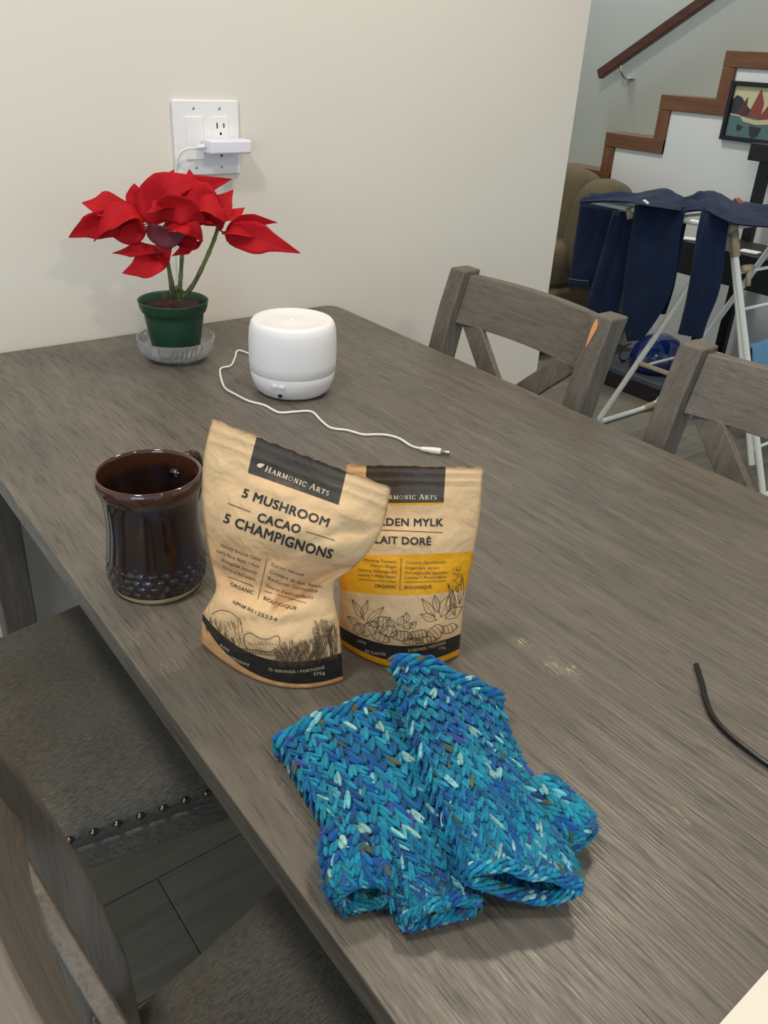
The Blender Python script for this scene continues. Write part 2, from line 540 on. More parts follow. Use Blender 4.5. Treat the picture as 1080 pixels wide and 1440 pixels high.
chA = dup(chB, (0.245, 0.906, 0), 0, 'left-hand chair beyond the nearest one, round nailheads along its dark seat edge')
ch1 = dup(chB, (0.864, 1.05, 0), PI, 'grey crossback chair across the table, one post chipped to bare orange wood')
ch2 = dup(chB, (0.864, 0.508, 0), PI, 'grey crossback chair across the table at the right edge of the photo')
chB.location = (0.326, 0.302, 0); chB.rotation_euler = (0, 0, math.radians(4))
# bare-wood chip on the post of the chair by the wall
chip = Geo()
M_chip = paint('bare_orange_wood', lin(214, 150, 98), 0.7)
cz = [(0.880, .001), (0.874, .006), (0.864, .0075), (0.854, .006), (0.848, .0045), (0.841, .003), (0.832, .0)]
sec = []
for z, w in cz:
    xf = postx(z) + 0.0007
    sec.append([(xf, 0.174 - w * 0.3, z), (xf, 0.174 + w, z), (xf - 0.002, 0.174 + w, z), (xf - .002, 0.174 - w * .3, z)])
chip.sweep(None, sec)
co = obj('bare_wood_chip', chip, M_chip, ch1, org=(0, 0, 0))
co['label'] = 'bare orange chip on the post'

# ------------------------------------------------------------------ wall plate, switch, receptacle
def W2(u, v): 
    p = ony(u, v, YW); return p.x, p.z
xl, zt = W2(238, 139.4); xr, _ = W2(334, 139.4); _, zb = W2(248.5, 247)
xl, xr, zt, zb = 0.679, 0.810, 1.163, 1.037
pl = thing('wall_plate', 'white double wall plate with rocker switch and power outlet on the cream wall', 'outlet', ((xl + xr) / 2, YW, (zt + zb) / 2))
obj('cover_plate', Geo().bb(xl, xr, YW - 0.007, YW - 0.0005, zb, zt), M_white, pl, bevel=0.004, seg=3)
cx1, cx2 = xl + 0.040, xr - 0.040; zm = (zt + zb) / 2
obj('rocker_switch', Geo().bb(cx1 - 0.0175, cx1 + 0.0175, YW - 0.0095, YW - 0.006, zm - 0.036, zm + 0.036), M_white, pl, bevel=0.0015)
rc = obj('receptacle', Geo().bb(cx2 - 0.0175, cx2 + 0.0175, YW - 0.0088, YW - 0.006, zm - 0.036, zm + 0.036), M_white, pl, bevel=0.0012)
for dz in (0.017, -0.02):
    for dx, h in ((-0.0068, 0.0095), (0.0068, 0.0078)):
        obj('slot', Geo().bb(cx2 + dx - 0.0012, cx2 + dx + 0.0012, YW - 0.0092, YW - 0.0084, zm + dz - h / 2 + .004, zm + dz + h / 2 + .004), M_dkhole, rc)
    obj('ground_hole', Geo().ball((cx2, YW - 0.0086, zm + dz - 0.0095), (Vector((.0026, 0, 0)), Vector((0, 0, .0028)), Vector((0, .0007, 0))), 12, 5), M_dkhole, rc, smooth=True)
for xx in (cx1, cx2):
    for zz in (zm + 0.049, zm - 0.049):
        obj('screw', Geo().ball((xx, YW - 0.007, zz), (Vector((.003, 0, 0)), Vector((0, 0, .003)), Vector((0, .001, 0))), 12, 5), M_metal, pl, smooth=True)

# ------------------------------------------------------------------ power adapter, its cord and barrel plug
ad = thing('power_adapter', 'white plug-in power adapter in the outlet, its thin white cord ending on the table', 'adapter', (0.77, YW - 0.03, 1.088))
ax0, ax1, az0, az1 = 0.727, 0.812, 1.077, 1.101
ag = Geo(); sec = []
for k, (y, s) in enumerate(((YW - 0.0095, 0.92), (YW - 0.02, 1.0), (YW - 0.047, 1.0), (YW - 0.052, 0.94))):
    w = (ax1 - ax0) / 2 * s; h = (az1 - az0) / 2 * s; c = ((ax0 + ax1) / 2, (az0 + az1) / 2)
    sec.append([(c[0] + a * w, y, c[1] + b * h) for a, b in ((-1, -1), (1, -1), (1, 1), (-1, 1))])
obj('body', ag.sweep(None, sec), M_lavender, ad, bevel=0.004, seg=3)
pa = Vector((ax0 + .001, YW - 0.03, 1.089))
obj('strain_relief', Geo().tube([pa, pa + Vector((-0.011, 0.001, -0.001)), pa + Vector((-0.020, 0.002, -0.003))], [0.0048, 0.0042, 0.0026], 12), M_lavender, ad, smooth=True)
cz = TZ + 0.0022
tpath = [(345, 494), (338, 493), (331, 502), (325, 514), (311, 518), (310, 528), (316, 545), (332, 555), (350, 564), (372, 570), (392, 580), (415, 579), (438, 579), (452, 592), (466, 602), (488, 605), (510, 611), (530, 611), (545, 612), (562, 617), (578, 627), (592, 631)]
path = [pa + Vector((-0.018, 0.002, -0.003)), pa + Vector((-0.034, 0.006, -0.004)), pa + Vector((-0.046, 0.014, -0.016)), pa + Vector((-0.050, 0.024, -0.05)),
        Vector((0.68, YW - 0.004, 0.98)), Vector((0.672, YW - 0.004, 0.87)), Vector((0.685, YW - 0.003, 0.77)), Vector((0.71, YW - 0.003, 0.72)), Vector((0.78, YW - 0.003, 0.71)), Vector((0.86, YW - 0.003, 0.725)), Vector((0.893, YW - 0.003, 0.757)), Vector((0.895, YW - 0.008, 0.7645)), Vector((0.885, 1.45, cz)), Vector((0.82, 1.33, cz)),
        Vector((0.72, 1.24, cz))]
path += [onz(u, v, cz) for u, v in tpath[1:]]
obj('cord', Geo().tube(smoothpath(path, 5), 0.0019, 8), M_white, ad, smooth=True)
q0, q1, q2 = onz(591, 631, TZ + .0045), onz(620, 635, TZ + .0045), onz(632, 637, TZ + .0045)
obj('barrel_plug', Geo().tube([q0, q0.lerp(q1, .08), q0.lerp(q1, .3), q0.lerp(q1, .5), q0.lerp(q1, .52), q1], [.0025, .0032, .0038, .0044, .0048, .0048], 14), M_white, ad, smooth=False)
obj('plug_tip', Geo().tube([q1, q2, q2.lerp(q1, -.05)], [.0028, .0028, .0024], 12), M_metal, ad, smooth=True)

# ------------------------------------------------------------------ diffuser
dc = (0.680, 1.112, TZ)
df = thing('aroma_diffuser', 'white round aroma diffuser on the table in front of the outlet', 'diffuser', dc)
M_diff = paint('matte_white_plastic', lin(240, 238, 238), 0.45, 0, var=0.01)
lower = [(0.046, 0.001), (0.054, 0.002), (0.060, 0.007), (0.0665, 0.022), (0.0695, 0.0380), (0.0692, 0.0386)]
upper = [(0.0692, 0.0387), (0.0697, 0.0392), (0.0705, 0.055), (0.0703, 0.085), (0.0690, 0.104), (0.0665, 0.114), (0.0630, 0.1185), (0.0585, 0.1195), (0.054, 0.118), (0.042, 0.1155), (0.022, 0.1150), (0.012, 0.1165), (0.007, 0.1175), (0.005, 0.1175), (0.0045, 0.114), (0.0, 0.114)]
obj('base', Geo().lathe(lower, dc, 64, caps=True), M_diff, df, smooth=True)
obj('cover', Geo().lathe(upper, dc, 64), M_diff, df, smooth=True)
def dface(u, v, z, r=0.0692):
    a = None
    p = onz(u, v, TZ + z)
    best = min((k * 0.002 for k in range(3142)), key=lambda a: abs(projx((dc[0] + r * math.cos(a), dc[1] + r * math.sin(a), TZ + z))[0] - u) + (0 if (math.cos(a) * (CAM.x - dc[0]) + math.sin(a) * (CAM.y - dc[1])) > 0 else 1e4))
    return best
def projx(P):
    d = Vector(P) - CAM
    return 540 + FPX * d.dot(RX) / d.dot(RZ), 720 + FPX * d.dot(RY) / d.dot(RZ)
for uu in (386, 396):
    a = dface(uu, 540, 0.0275)
    c = Vector((dc[0] + 0.0678 * math.cos(a), dc[1] + 0.0678 * math.sin(a), TZ + 0.0285))
    obj('button', Geo().box(c, (0.005, 0.0098, 0.005), Matrix.Rotation(a, 3, 'Z')), M_diff, df, bevel=0.0012)
a = dface(392, 560, 0.0115)
c = Vector((dc[0] + 0.0618 * math.cos(a), dc[1] + 0.0618 * math.sin(a), TZ + 0.0115))
nrm = Vector((math.cos(a), math.sin(a), 0))
obj('jack_hole', Geo().tube([c - nrm * 0.004, c + nrm * 0.0012], 0.0036, 14), M_dkhole, df)

# ------------------------------------------------------------------ potted poinsettia in a glass dish
pc = Vector((0.5835, 1.347, TZ))
def glass_mat():
    t = NT('cut_glass', (1, 1, 1, 1), 0.10); t.b.inputs['Transmission Weight'].default_value = 0.82; t.b.inputs['IOR'].default_value = 1.42
    return t.m
M_glass = glass_mat()
gd = thing('glass_dish', 'low round cut-glass dish under the poinsettia pot', 'dish', pc)
dprof = [(0.0, 0.0), (0.040, 0.0), (0.046, 0.002), (0.056, 0.010), (0.0635, 0.021), (0.067, 0.035), (0.0675, 0.039), (0.065, 0.039), (0.063, 0.032), (0.058, 0.019), (0.051, 0.010), (0.044, 0.006), (0.0, 0.006)]
def dmod(i, a):
    if i in (3, 4): return 1 + 0.022 * (1 if int(a / (2 * PI) * 96) % 2 else -1) 
    if i in (5, 6, 7): return 1 + 0.012 * math.cos(a * 24)
    return 1
obj('bowl', Geo().lathe(dprof, pc, 96, dmod), M_glass, gd)
pn = thing('potted_poinsettia', 'red poinsettia in a dark green plastic pot by the cream wall', 'plant', pc + Vector((0, 0, 0.008)))
M_pot = paint('dark_green_plastic', lin(24, 66, 46), 0.4)
M_soil = fabric('dark_soil', lin(36, 18, 18), lin(86, 50, 44), 260, 1.0, 1.0, 120)
pz = 0.0085
pprof = [(0.0, pz), (0.038, pz), (0.040, pz + .002), (0.050, 0.074), (0.0505, 0.083), (0.0545, 0.085), (0.0575, 0.092), (0.0590, 0.1015), (0.0600, 0.1035), (0.0585, 0.1045), (0.0565, 0.102), (0.053, 0.088), (0.0, 0.088)]
pot = obj('pot', Geo().lathe(pprof[:-1], pc, 64), M_pot, pn, smooth=True)
sg = Geo(); rows = []
for i in range(9):
    r = 0.0525 * i / 8
    rows.append([pc + Vector((r * math.cos(a), r * math.sin(a), 0.091 + 0.006 * noise.noise(Vector((r * 90 * math.cos(a), r * 90 * math.sin(a), 3))))) for a in [2 * PI * k / 28 for k in range(28)]])
sg.sweep(None, rows, caps=False)
obj('soil', sg, M_soil, pn, smooth=True)
def stem_mat():
    t = NT('green_brown_stem', rough=0.6); n = t.noise(t.coord('Object', (60, 60, 25)), 1, 4)
    t.color(t.ramp(n, [(0.35, lin(70, 70, 52)), (0.62, lin(112, 128, 70))])); return t.m
M_stem = stem_mat()
def P3(u, v, d=0.0):
    """a point seen at u,v on the upright plane through the plant, d metres nearer the camera"""
    n = Vector((RZ.x, RZ.y, 0)).normalized()
    return onp(u, v, pc - n * d, n)
def stem(pts, r0, r1):
    q = smoothpath([P3(*p) for p in pts], 5); n = len(q)
    rr = [r0 + (r1 - r0) * i / (n - 1) + (0.0006 if i % 4 == 0 else 0) for i in range(n)]
    obj('stem', Geo().tube(q, rr, 8), M_stem, pn, smooth=True)
stem([(252, 424, 0), (253, 405, 0), (255, 375, 0), (256, 350, 0), (250, 322, .01)], .0038, .0028)
stem([(257, 418, .002), (272, 400, .004), (288, 368, .006), (300, 340, .008), (306, 322, .01)], .0040, .0030)
stem([(246, 420, .006), (240, 390, .01), (233, 360, .012), (222, 335, .014), (212, 314, .016)], .0038, .0028)
stem([(241, 418, .01), (237, 378, .014), (228, 352, .02), (218, 345, .022)], .0028, .002)
stem([(258, 414, -.004), (250, 404, .012), (247, 408, .02)], .0045, .003)
def leaf_mat():
    t = NT('red_bract', rough=0.7); t.b.inputs['Specular IOR Level'].default_value = 0.25; t.b.inputs['Subsurface Weight'].default_value = 0.0
    uvn = t.n('ShaderNodeUVMap'); sp = t.n('ShaderNodeSeparateXYZ'); t.l(uvn.outputs[0], sp.inputs[0])
    mid = t.rng(t.math('ABSOLUTE', t.math('SUBTRACT', sp.outputs[1], 0.5)), 0.0, 0.035, 1, 0)
    vein = t.math('SINE', t.math('MULTIPLY', t.math('SUBTRACT', sp.outputs[0], t.math('MULTIPLY', t.math('ABSOLUTE', t.math('SUBTRACT', sp.outputs[1], .5)), .7)), 46))
    vv = t.rng(vein, 0.9, 1.0, 0, 0.35)
    n = t.noise(t.coord('Object'), 60, 3)
    c = t.mix(n, lin(176, 16, 26), lin(216, 26, 38))
    c = t.mix(t.math('MAXIMUM', t.math('MULTIPLY', mid, 0.5), vv), c, lin(140, 8, 20))
    geo = t.n('ShaderNodeNewGeometry')
    c = t.mix(t.math('MULTIPLY', geo.outputs['Backfacing'], 0.6), c, lin(128, 14, 30))
    t.color(c)
    tr = t.n('ShaderNodeBsdfTranslucent'); tr.inputs[0].default_value = lin(200, 20, 20)
    mx = t.n('ShaderNodeMixShader'); mx.inputs[0].default_value = 0.22
    t.l(t.b.outputs[0], mx.inputs[1]); t.l(tr.outputs[0], mx.inputs[2])
    t.l(mx.outputs[0], t.n('ShaderNodeOutputMaterial').inputs[0]) if False else t.l(mx.outputs[0], t.t.nodes['Material Output'].inputs[0])
    t.bump(t.math('ADD', vv, n), 0.25, 0.001)
    return t.m
M_leaf = leaf_mat()
M_maroon = paint('maroon_bract', lin(104, 26, 40), 0.6, var=.2)
M_petiole = paint('red_green_petiole', lin(140, 90, 60), 0.6)
def leaf(rib, hw, tilt=0.0, cup=0.25, wav=0.0, name='bract', lobes=0.0, m_=None):
    """rib: image points with depth offset from the plant plane; hw: half width in m; tilt: roll of the blade about its rib"""
    R = smoothpath([P3(*p) for p in rib], 5); n = len(R)
    g = Geo(); uvs = []
    view = Vector((-RZ.x, -RZ.y, -RZ.z)); m = 9
    rows = []
    for i, p in enumerate(R):
        f = i / (n - 1)
        t = (R[min(i + 1, n - 1)] - R[max(i - 1, 0)]).normalized()
        s = t.cross(view)
        s.normalize(); nn = s.cross(t).normalized()
        M = Matrix.Rotation(tilt, 3, t); s = M @ s; nn = M @ nn
        w = hw * (math.sin(PI * min(1, f * 1.0) ** 0.80) ** 0.9 if 0 < f < 1 else 0.0) 
        if lobes: w *= 1 + lobes * math.sin(f * 3 * PI + 0.6)
        if f > 0.6: w *= 1 - 0.55 * ((f - 0.6) / 0.4) ** 0.8
        w *= 1 + 0.10 * noise.noise(Vector((f * 5, hw * 900, rib[0][0])))
        w = max(w, 0.0006)
        row = []
        for k in range(m):
            c = -1 + 2 * k / (m - 1)
            z = cup * w * abs(c) ** 1.4 + 1.5 * wav * w * math.sin(f * 11 + c * 2.2)
            row.append(p + s * (w * c) + nn * z)
            uvs.append((f, (c + 1) / 2))
        rows.append(row)
    g.sweep(None, rows, closed=False, caps=False)
    o = obj(name, g, m_ or M_leaf, pn, smooth=True, recalc=False)
    me = o.data; ul = me.uv_layers.new(name='UVMap')
    for lp in me.loops: ul.data[lp.index].uv = uvs[lp.vertex_index]
    sm = o.modifiers.new('thick', 'SOLIDIFY'); sm.thickness = 0.0005
    return o
L_ = [
 # upper left cluster (around 205,310)
 ([(206, 310, .02), (165, 295, .045), (135, 288, .055), (115, 285, .05)], .026, 0.5, .2, .06),
 ([(200, 316, .03), (155, 312, .06), (120, 322, .07), (97, 334, .07)], .022, -0.7, .25, .08),
 ([(202, 306, .04), (180, 300, .07), (150, 315, .08), (132, 340, .075)], .022, 0.35, .3, .08),
 ([(205, 300, .015), (195, 285, .03), (190, 268, .03), (189, 258, .028)], .017, 0.2, .2, .05),
 ([(212, 308, .01), (216, 285, .02), (225, 262, .02), (245, 239, .01)], .021, 0.4, .2, .08),
 ([(204, 318, .03), (190, 326, .05), (172, 332, .055), (152, 328, .05)], .016, -0.6, .25, .05),
 # centre cluster (around 250,312)
 ([(232, 312, .03), (222, 290, .04), (240, 262, .05), (300, 252, .02)], .034, 0.2, .12, .05),
 ([(252, 308, .02), (262, 280, .03), (285, 262, .03), (326, 252, .005)], .026, 0.5, .2, .06),
 ([(300, 318, .02), (285, 290, .05), (270, 265, .04), (266, 238, .02)], .030, -0.2, .15, .05),
 ([(252, 300, .05), (232, 292, .075), (215, 296, .085), (205, 300, .08)], .020, 0.8, .3, .05),
 ([(222, 300, .06), (245, 292, .085), (270, 298, .085), (290, 314, .07)], .024, 0.7, .3, .05),
 ([(262, 304, .05), (288, 290, .075), (305, 298, .07), (318, 312, .06)], .022, -0.6, .3, .05),
 ([(228, 320, .05), (250, 312, .085), (270, 320, .085), (285, 340, .07)], .024, -0.3, .3, .08),
 ([(205, 325, .06), (222, 330, .09), (245, 335, .09), (265, 322, .08)], .018, 0.7, .15, .05, 'bract', 0, M_maroon),
 ([(262, 322, .04), (268, 335, .06), (258, 350, .06), (242, 360, .055)], .017, 0.3, .2, .12),
 ([(240, 330, .04), (262, 342, .06), (275, 345, .06), (284, 338, .055)], .014, -0.4, .2, .1),
 # right cluster (around 308,320)
 ([(302, 318, .01), (308, 296, .02), (318, 280, .01), (328, 267, 0)], .017, 0.3, .2, .06),
 ([(305, 320, .02), (315, 306, .03), (330, 302, .03), (344, 292, .02)], .018, -0.4, .25, .1, 'bract', .2),
 ([(318, 328, .03), (340, 314, .04), (365, 311, .045), (390, 313, .04)], .013, 0.7, .2, .05),
 ([(316, 330, .03), (345, 332, .06), (380, 340, .07), (422, 356, .07)], .024, 0.35, .2, .05),
 ([(300, 312, .02), (288, 306, .045), (272, 308, .05), (262, 312, .05)], .017, 0.2, .3, .1),
 ([(312, 328, .04), (330, 326, .06), (350, 330, .065), (362, 334, .06)], .011, -0.6, .3, .05),
 # low left cluster
 ([(232, 352, .03), (205, 352, .055), (180, 354, .06), (158, 356, .055)], .016, 0.5, .25, .08),
 ([(234, 362, .03), (215, 370, .06), (192, 378, .07), (172, 384, .065)], .020, -0.15, .25, .08),
 ([(236, 345, .02), (232, 358, .045), (228, 370, .05), (222, 376, .05)], .015, 0.3, .3, .08),
]
for a in L_: leaf(*a)
pt = Geo()
for (a, b) in (((306, 322, .01), (318, 330, .03)), ((306, 322, .01), (326, 332, .03)), ((212, 314, .016), (200, 316, .03)), ((212, 314, .016), (206, 310, .02)), ((212, 318, .016), (196, 320, .035)), ((250, 322, .01), (240, 316, .03)), ((222, 345, .02), (234, 352, .03)), ((212, 314, .016), (208, 300, .02)), ((306, 322, .01), (300, 312, .02))):
    pt.tube([P3(*a), P3(*b)], [.0013, .001], 6)
po = obj('leaf_stalks', pt, M_petiole, pn, smooth=True); po['kind'] = 'stuff'

# ------------------------------------------------------------------ mug
mc = Vector((0.268, 0.708, TZ))
mg = thing('pottery_mug', 'dark brown and blue glazed pottery mug with bumpy lower band, left of the pouches', 'mug', mc)
def mug_mat():
    t = NT('brown_blue_glaze', rough=0.12)
    t.b.inputs['Coat Weight'].default_value = 0.6; t.b.inputs['Coat Roughness'].default_value = 0.05
    at = t.n('ShaderNodeAttribute'); at.attribute_name = 'glaze'
    tc = t.n('ShaderNodeTexCoord'); sp = t.n('ShaderNodeSeparateXYZ'); t.l(tc.outputs['Object'], sp.inputs[0])
    z = sp.outputs[2]
    drip = t.noise(t.coord('Object', (45, 45, 9)), 1.0, 4, 0.55)
    spots = t.noise(t.coord('Object', (1, 1, 1)), 75, 2)
    c = t.ramp(drip, [(0.36, lin(34, 20, 14)), (0.66, lin(48, 34, 28))])
    blue = t.rng(t.noise(t.coord('Object', (24, 24, 18)), 1.0, 3), 0.5, 0.72)
    c = t.mix(t.math('MULTIPLY', blue, 0.6), c, lin(26, 40, 66))
    c = t.mix(t.rng(spots, 0.72, 0.78), c, lin(70, 104, 140))
    c = t.mix(t.rng(t.math('ADD', z, t.math('MULTIPLY', drip, 0.012)), 0.114, 0.123), c, lin(66, 38, 24))
    c = t.mix(t.math('MULTIPLY', at.outputs['Fac'], 1.0), c, lin(64, 106, 150))
    t.color(c); return t.m
M_mug = mug_mat()
M_clay = paint('unglazed_clay', lin(206, 184, 140), 0.85)
NM = 150
def interp(pts, n):
    q = smoothpath([(r, 0, z) for r, z in pts], n); return [(p.x, p.z) for p in q]
outer = interp([(0.0475, 0.0075), (0.0492, 0.013), (0.0500, 0.022), (0.0494, 0.033), (0.0474, 0.050), (0.0458, 0.068), (0.0458, 0.085), (0.0470, 0.100), (0.0492, 0.110)], 9)
rim = interp([(0.0492, 0.110), (0.0512, 0.1145), (0.0528, 0.1195), (0.0526, 0.1250), (0.0505, 0.1285), (0.0480, 0.1270), (0.0468, 0.120), (0.0448, 0.105), (0.0425, 0.08), (0.042, 0.05), (0.042, 0.02), (0.036, 0.009), (0.0, 0.008)], 4)
pr = outer + rim[1:]
gm = Geo(); glz = []
rows = []
for i, (r, z) in enumerate(pr):
    row = []
    for k in range(NM):
        a = 2 * PI * k / NM; d = 0; gv = 0.0
        if i < len(outer) and 0.0085 < z < 0.042:
            ph = (a * 25 / (2 * PI)); rw = (z - 0.0085) / 0.0074
            # staggered pebbles
            cc = ph + (0.5 if int(rw) % 2 else 0)
            fx = (cc % 1) - .5 + 0.16 * noise.noise(Vector((int(cc), int(rw), 1.7))); fz = (rw % 1) - .5
            e = 1 - min(1, (fx / .44) ** 2 + (fz / .44) ** 2)
            fade = min(1, (0.042 - z) / 0.006)
            d = 0.0016 * fade * (e ** .6) - 0.0006 * fade
            gv = max(0, e - .35) * fade * (1.5 * max(0, noise.noise(Vector((math.cos(a) * 4, math.sin(a) * 4, z * 90))) + .12))
        rr = r + d
        row.append(mc + Vector((rr * math.cos(a), rr * math.sin(a), z))); glz.append(min(1, gv))
    rows.append(row)
gm.sweep(None, rows, caps=False)
mb = obj('body', gm, M_mug, mg, smooth=True)
ca = mb.data.attributes.new('glaze', 'FLOAT', 'POINT')
for i, v in enumerate(glz): ca.data[i].value = v
obj('foot_ring', Geo().lathe([(0.0, 0.0005), (0.0438, 0.0005), (0.0452, 0.002), (0.0460, 0.0055), (0.0474, 0.0078), (0.03, 0.0078)], mc, 72, lambda i, a: 1 + 0.004 * math.sin(a * 3 + 1)), M_clay, mg, smooth=True)
ha = math.radians(34); hd = Vector((math.cos(ha), math.sin(ha), 0))
hp = [mc + hd * r + Vector((0, 0, z)) for r, z in ((0.044, 0.103), (0.058, 0.112), (0.074, 0.116), (0.086, 0.108), (0.089, 0.09), (0.083, 0.068), (0.068, 0.05), (0.047, 0.043))]
ho = obj('handle', Geo().tube(smoothpath(hp, 5), 0.0072, 12, flat=0.72), M_mug, mg, smooth=True)
ho.data.attributes.new('glaze', 'FLOAT', 'POINT')
# ------------------------------------------------------------------ printed stand-up pouches
def kraft(name, kind):
    t = NT(name, rough=0.5)
    t.b.inputs['Specular IOR Level'].default_value = 0.35
    uvn = t.n('ShaderNodeUVMap'); sp = t.n('ShaderNodeSeparateXYZ'); t.l(uvn.outputs[0], sp.inputs[0])
    u, v = sp.outputs[0], sp.outputs[1]
    def step(x, a, s=0.0015): return t.rng(x, a - s, a + s)
    def inside(x, a, b, s=0.0015): return t.math('MULTIPLY', step(x, a, s), t.math('SUBTRACT', 1.0, step(x, b, s)))
    fib = t.noise(t.coord('Object', (1, 1, 1)), 160, 3)
    c = t.mix(t.math('MULTIPLY', fib, 0.35), lin(230, 192, 144), lin(210, 170, 122))
    dark = lin(72, 64, 55);  # top label print, lightened in the colour for its sheen
    if kind == 1:
        peach = t.math('MULTIPLY', t.rng(v, 0.36, 0.42), t.rng(v, 0.63, 0.56))
        c = t.mix(t.math('MULTIPLY', peach, 0.55), c, lin(232, 176, 124))
        c = t.mix(t.math('MULTIPLY', inside(u, 0.25, 0.752), step(v, 0.853)), c, dark)
        c = t.mix(t.math('SUBTRACT', 1.0, step(v, 0.135)), c, lin(44, 41, 38))
        u1 = t.math('SUBTRACT', 1.0, u)
        th = t.math('ADD', 0.028, t.math('MULTIPLY', t.math('POWER', u1, 4.0), 0.075))
        c = t.mix(t.math('LESS_THAN', v, th), c, lin(226, 172, 118))
    else:
        yel = lin(234, 164, 26)
        c = t.mix(inside(v, 0.385, 0.578), c, yel)
        lab = inside(u, 0.148, 0.727)
        c = t.mix(t.math('MULTIPLY', lab, step(v, 0.803)), c, yel)
        c = t.mix(t.math('MULTIPLY', lab, step(v, 0.813)), c, dark)
        c = t.mix(t.math('SUBTRACT', 1.0, step(v, 0.14)), c, lin(44, 41, 38))
        c = t.mix(t.math('SUBTRACT', 1.0, step(v, 0.058)), c, yel)
    t.color(c)
    w = t.noise(t.coord('Object', (1, 1, 1)), 34, 3, 0.45, 0.6)
    w2 = t.noise(t.coord('Object', (1, 1, 1)), 110, 2, 0.5, 0.3)
    t.bump(t.math('ADD', w, t.math('MULTIPLY', w2, 0.25)), 0.6, 0.007)
    return t.m
M_ink = paint('dark_ink', lin(52, 47, 44), 0.6)
M_inkw = paint('cream_ink', lin(226, 208, 172), 0.6)
M_inkl = paint('thin_brown_ink', lin(92, 74, 54), 0.6)

